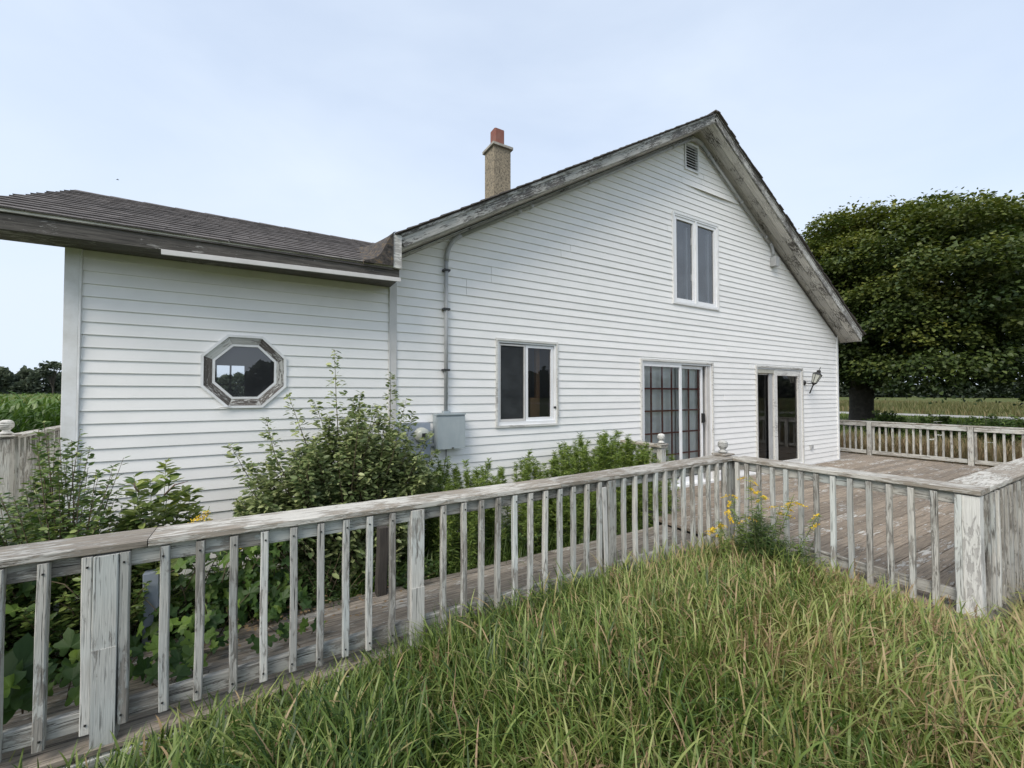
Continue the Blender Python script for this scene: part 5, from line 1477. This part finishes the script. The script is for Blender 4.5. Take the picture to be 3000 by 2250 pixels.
# ---- goldenrods with yellow plumes
def goldenrod(x, y, h, label, seed, lean=(0, 0), flowers=4, leaf=.085, yz=None):
    rs = np.random.default_rng(seed); g0 = gz(x, y) if yz is None else yz
    t_ = thing('goldenrod', label, 'flower', (x, y, g0), 'goldenrods in flower')
    n = 150; s = rs.uniform(.08, .98, n)
    P = np.stack([lean[0] * s ** 2, lean[1] * s ** 2, s * h], -1)
    ang = rs.uniform(0, 2 * np.pi, n); ac = Acc()
    V, F, A = leaves(P, np.stack([np.cos(ang), np.sin(ang), rs.uniform(-.1, .5, n)], -1), 1.25 * leaf * (1 - .5 * s) * rs.uniform(.7, 1.2, n), .36 + .16 * rs.normal(0, 1, n) + .25 * s, 'lance', .2, .4)
    ac.add(V, F, A)
    tubes('stem', [([(0, 0, 0), (lean[0] * .25, lean[1] * .25, h * .5), (lean[0], lean[1], h)], [.005, .004, .002])], M['gstem'], t_, 5)
    for k in range(flowers):
        a = rs.uniform(0, 6.28); L_ = rs.uniform(.06, .13)
        b0 = Vector((lean[0], lean[1], h * rs.uniform(.84, 1.0)))
        path_ = [b0 + Vector((math.cos(a) * L_ * u, math.sin(a) * L_ * u, .06 * u - .10 * u * u)) for u in (0, .35, .7, 1.0)]
        m2 = 42; u = rs.uniform(.15, 1, m2)
        PP = np.array([list(path_[0].lerp(path_[3], q)) for q in u]) + np.stack([rs.normal(0, .007, m2), rs.normal(0, .007, m2), .035 * u * (1 - u) + rs.uniform(0, .014, m2)], -1)
        V, F, A = leaves(PP, rs.normal(0, 1, (m2, 3)), np.full(m2, .0105), rs.random(m2), 'tri', 0, 1)
        me = mesh_np('flower_plume', V, F, M['gold'], A); link('flower_plume', me, None, t_)
    ac.build('foliage', M['weed'], t_)
    return t_
GR = [(4.20, -2.42, 1.02, (.02, .05)), (4.12, -2.36, .84, (-.12, .05)), (4.27, -2.50, .86, (.06, -.10)), (4.20, -2.60, .84, (.1, -.14)), (4.1, -2.42, .76, (-.22, .05)), (3.95, -2.38, .64, (-.2, .05)), (3.85, -2.40, .60, (-.24, 0.0)), (4.24, -2.72, .80, (.12, -.2)), (4.05, -2.45, .70, (-.05, .0)), (4.15, -2.5, .9, (.0, -.02))]
GL = ['tallest goldenrod of the clump at the deck corner, with topmost yellow plumes', 'goldenrod leaning left from the tallest one in front of the finial post', 'goldenrod with a bright plume just right of the tallest one', 'goldenrod reaching across the first deck balusters',
      'goldenrod with drooping plume before the finial post', 'goldenrod left of the corner post before the walkway railing', 'leftmost goldenrod of the deck corner clump', 'rightmost greenish goldenrod across the deck balusters', 'short goldenrod at the middle of the deck corner clump', 'goldenrod standing close behind the tallest one at the deck corner']
for i, (x, y, h, l) in enumerate(GR): goldenrod(x, y, h, GL[i], 200 + i, l, 4 if i not in (7, 8) else 2)
goldenrod(-0.42, -1.0, 1.02, 'goldenrod bending over the rail before the wing wall', 230, (.12, -.05), 5)
goldenrod(-0.28, -1.05, .86, 'short goldenrod just above the rail cap before the wing wall', 231, (.08, -.03), 3)

# leafy dark stems around the goldenrod base
shrub('weed_clump', 'dark narrow-leaved weed clump at the foot of the goldenrods', 'weed', 4.14, -2.50, .82, .26, 40, 70, .095, 'dbush', 'lance', seed=71, tintb=.3, stem='gstem')
shrub('weed_clump', 'narrow-leaved weeds against the first deck balusters', 'weed', 4.22, -2.80, .60, .24, 24, 60, .085, 'dbush', 'lance', seed=72, tintb=.38, stem='gstem')

# ---- grape vines over the left of the walkway
def grape_leaf(seed):
    rd = random.Random(seed)
    V = [(0, 0.0, 0.0)]; n = 30
    for k in range(n + 1):
        a = -math.pi / 2 + .32 + (2 * math.pi - .64) * k / n
        lob = .32 + .22 * (1 - abs(math.sin(2.5 * (a - math.pi / 2)))) + .03 * (k % 2) + rd.uniform(-.015, .015)
        if abs(a - math.pi / 2) < .4: lob += .09
        V.append((lob * math.cos(a), lob * math.sin(a) + .2, .05 * math.sin(3 * a + seed) - .10 * lob))
    F = [(0, k, k + 1) for k in range(1, n + 1)]
    return mesh_py('leaf', V, F, M['vine'])
GLM = [grape_leaf(k) for k in range(5)]
def vine(label, spots, seed):
    t_ = thing('grape_vine', label, 'vine', (0, 0, 0), 'grape vines along the walkway')
    rd = random.Random(seed); st = []
    for (cx, cy, cz, rx, ry, rz, n, sz) in spots:
        for k in range(n):
            p = Vector((cx + rd.gauss(0, rx * .5), cy + rd.gauss(0, ry * .5), max(0.0 if cy < -1.14 else -.1, cz + rd.uniform(-rz, rz))))
            o = bpy.data.objects.new('leaf', rd.choice(GLM)); COL.objects.link(o); o.parent = t_
            o.location = p; s_ = sz * rd.uniform(.6, 1.25); o.scale = (s_, s_, s_)
            o.rotation_euler = (R(rd.uniform(15, 75)), R(rd.uniform(-25, 25)), R(rd.uniform(-70, 70)))
            if k % 4 == 0:
                q = p + Vector((rd.uniform(-.2, .2), rd.uniform(-.1, .15), -rd.uniform(.1, .25)))
                st.append(([tuple(q), tuple((p + q) / 2 + Vector((0, 0, .03))), tuple(p)], [.004, .003, .002]))
    tubes('stem', st, M['stem'], t_, 5)['kind'] = 'stuff'
    return t_
vine('grape vine with broad bright leaves behind the leftmost balusters', [(-1.15, -1.45, .10, .45, .35, .10, 90, .115), (-1.05, -1.85, .18, .22, .12, .12, 14, .17), (-1.3, -1.15, .35, .4, .2, .25, 60, .10)], 1)
vine('grape vine spreading low over the walkway right of the first post', [(-0.35, -1.30, .07, .5, .30, .07, 90, .10), (-.2, -1.1, .28, .45, .2, .22, 100, .095), (-.45, -1.6, .05, .25, .25, .05, 24, .10)], 2)
vine('grape vine strand creeping toward the middle of the walkway', [(0.10, -1.22, .06, .22, .16, .07, 36, .085), (0.15, -1.6, .03, .22, .14, .03, 12, .075), (.1, -1.05, .30, .25, .12, .18, 40, .09)], 3)

# fallen leaves and litter near the vine edge
ac = Acc(); n = 160
P = np.stack([RNG.normal(.25, .45, n), RNG.uniform(-1.6, -1.15, n), np.full(n, .008)], -1)
V, F, A = leaves(P, np.stack([RNG.normal(0, 1, n), RNG.normal(0, 1, n), np.full(n, .05)], -1), RNG.uniform(.02, .045, n), RNG.uniform(.85, 1, n), 'oval', 0, .2)
ac.add(V, F, A); o = ac.build('leaf_litter', M['drygrass']); o['kind'] = 'stuff'

# ---- corn field on the left
def corn_field():
    ac = Acc()
    rs = np.random.default_rng(5)
    rows = []
    X = []; Y = []
    for r_ in range(46):
        x0 = -7.2 - 0.76 * r_
        ys = np.arange(7.0 - r_ * .1, 70, .2 if r_ < 12 else .42)
        ys = ys + rs.normal(0, .04, len(ys)); X.append(np.full(len(ys), x0) + rs.normal(0, .04, len(ys))); Y.append(ys)
    X = np.concatenate(X); Y = np.concatenate(Y); n = len(X)
    H = rs.uniform(1.72, 1.95, n)
    G = -0.42
    # leaves
    for k in range(9):
        z = G + H * (.12 + .085 * k) 
        V, F, A = blades(n, X, Y, z, rs.uniform(.55, .85, n), rs.uniform(.06, .095, n), rs.uniform(0, 2 * np.pi, n), rs.uniform(.25, .6, n), rs.uniform(1.0, 2.0, n), np.clip(.25 + .06 * k + rs.normal(0, .16, n), 0, .88), 3, twist=1.2)
        ac.add(V, F, A)
    for k in range(3):   # tassels
        V, F, A = blades(n, X, Y, G + H * .93, rs.uniform(.16, .28, n), np.full(n, .014), rs.uniform(0, 2 * np.pi, n), rs.uniform(.05, .5, n), rs.uniform(0, .6, n), np.full(n, .97), 2)
        ac.add(V, F, A)
    V, F, A = blades(n, X, Y, np.full(n, G), H, np.full(n, .03), rs.uniform(0, 6.28, n), np.zeros(n), np.full(n, .05), np.full(n, .4), 2)
    ac.add(V, F, A)
    o = ac.build('corn_field', M['corn']); o['kind'] = 'stuff'
    return o
corn_field()

# ---- distant woods: left horizon, and around behind the camera
def woods(name, pts, h, n, size, seed):
    rs = np.random.default_rng(seed); ac = Acc()
    P = []; T = []; Dn = []
    for (x0, y0, x1, y1, hh) in pts:
        L_ = math.hypot(x1 - x0, y1 - y0); nt_ = int(L_ / 5.5)
        for k in range(nt_):
            t_ = (k + rs.uniform(-.3, .3)) / nt_
            for row in range(2):
                cx = x0 + (x1 - x0) * t_ + rs.normal(0, 3); cy = y0 + (y1 - y0) * t_ + rs.normal(0, 3)
                th_ = hh * rs.uniform(.62, 1.12) * (0.72 if row else 1); r = rs.uniform(3.0, 5.0)
                m_ = int(n / nt_ / 2 / len(pts) * (L_ / 100))
                m_ = max(140, m_)
                d = rs.normal(0, 1, (m_, 3)); d /= np.linalg.norm(d, axis=1, keepdims=True)
                rr_ = rs.uniform(.55, 1, m_)[:, None] ** .5
                lump = 1 + .18 * np.sin(d[:, :1] * 5 + k) * np.cos(d[:, 1:2] * 4 + k)
                p = np.array([cx, cy, th_ * .52]) + d * rr_ * lump * np.array([r, r, th_ * .52])
                P.append(p); Dn.append(d + rs.normal(0, .5, (m_, 3)))
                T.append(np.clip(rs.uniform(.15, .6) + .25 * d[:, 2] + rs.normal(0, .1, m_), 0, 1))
    P = np.concatenate(P); Dn = np.concatenate(Dn); T = np.concatenate(T)
    V, F, A = leaves(P, Dn, size * rs.uniform(.6, 1.4, len(P)), T, 'tri', 0, .8)
    ac.add(V, F, A)
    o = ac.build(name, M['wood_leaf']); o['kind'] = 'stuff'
    return o
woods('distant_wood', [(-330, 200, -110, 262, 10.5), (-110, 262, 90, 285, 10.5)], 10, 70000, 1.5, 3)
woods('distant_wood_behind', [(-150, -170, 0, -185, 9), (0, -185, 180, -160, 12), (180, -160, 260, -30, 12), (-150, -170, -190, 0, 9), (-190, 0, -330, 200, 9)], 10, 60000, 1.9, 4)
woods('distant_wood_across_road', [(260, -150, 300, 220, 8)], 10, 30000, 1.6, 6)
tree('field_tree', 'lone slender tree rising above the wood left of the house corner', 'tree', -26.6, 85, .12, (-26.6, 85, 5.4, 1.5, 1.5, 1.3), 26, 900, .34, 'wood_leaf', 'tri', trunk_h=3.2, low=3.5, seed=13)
# spruce seen through the octagon's far window
sp = thing('spruce_tree', 'dark spruce seen through the octagonal window and the rear window behind it', 'tree', (-3.6, 22.0, gz(-3.6, 22)))
tubes('trunk', [([(0, 0, 0), (0, 0, 5.2)], [.14, .02])], M['bark'], sp, 7)
rs = np.random.default_rng(8); n = 5200
s = rs.uniform(.05, 1, n) ** .7; a = rs.uniform(0, 6.28, n); lay = np.round(s * 16) / 16
r = (1.04 - lay) * 1.75 * rs.uniform(.15, 1, n)
P = np.stack([r * np.cos(a), r * np.sin(a), lay * 5.2 + .25 - r * .12 + rs.normal(0, .05, n)], -1)
V, F, A = leaves(P, np.stack([np.cos(a), np.sin(a), np.full(n, -.2)], -1) + rs.normal(0, .25, (n, 3)), np.full(n, .26), rs.uniform(0, .5, n), 'lance', .1, .5)
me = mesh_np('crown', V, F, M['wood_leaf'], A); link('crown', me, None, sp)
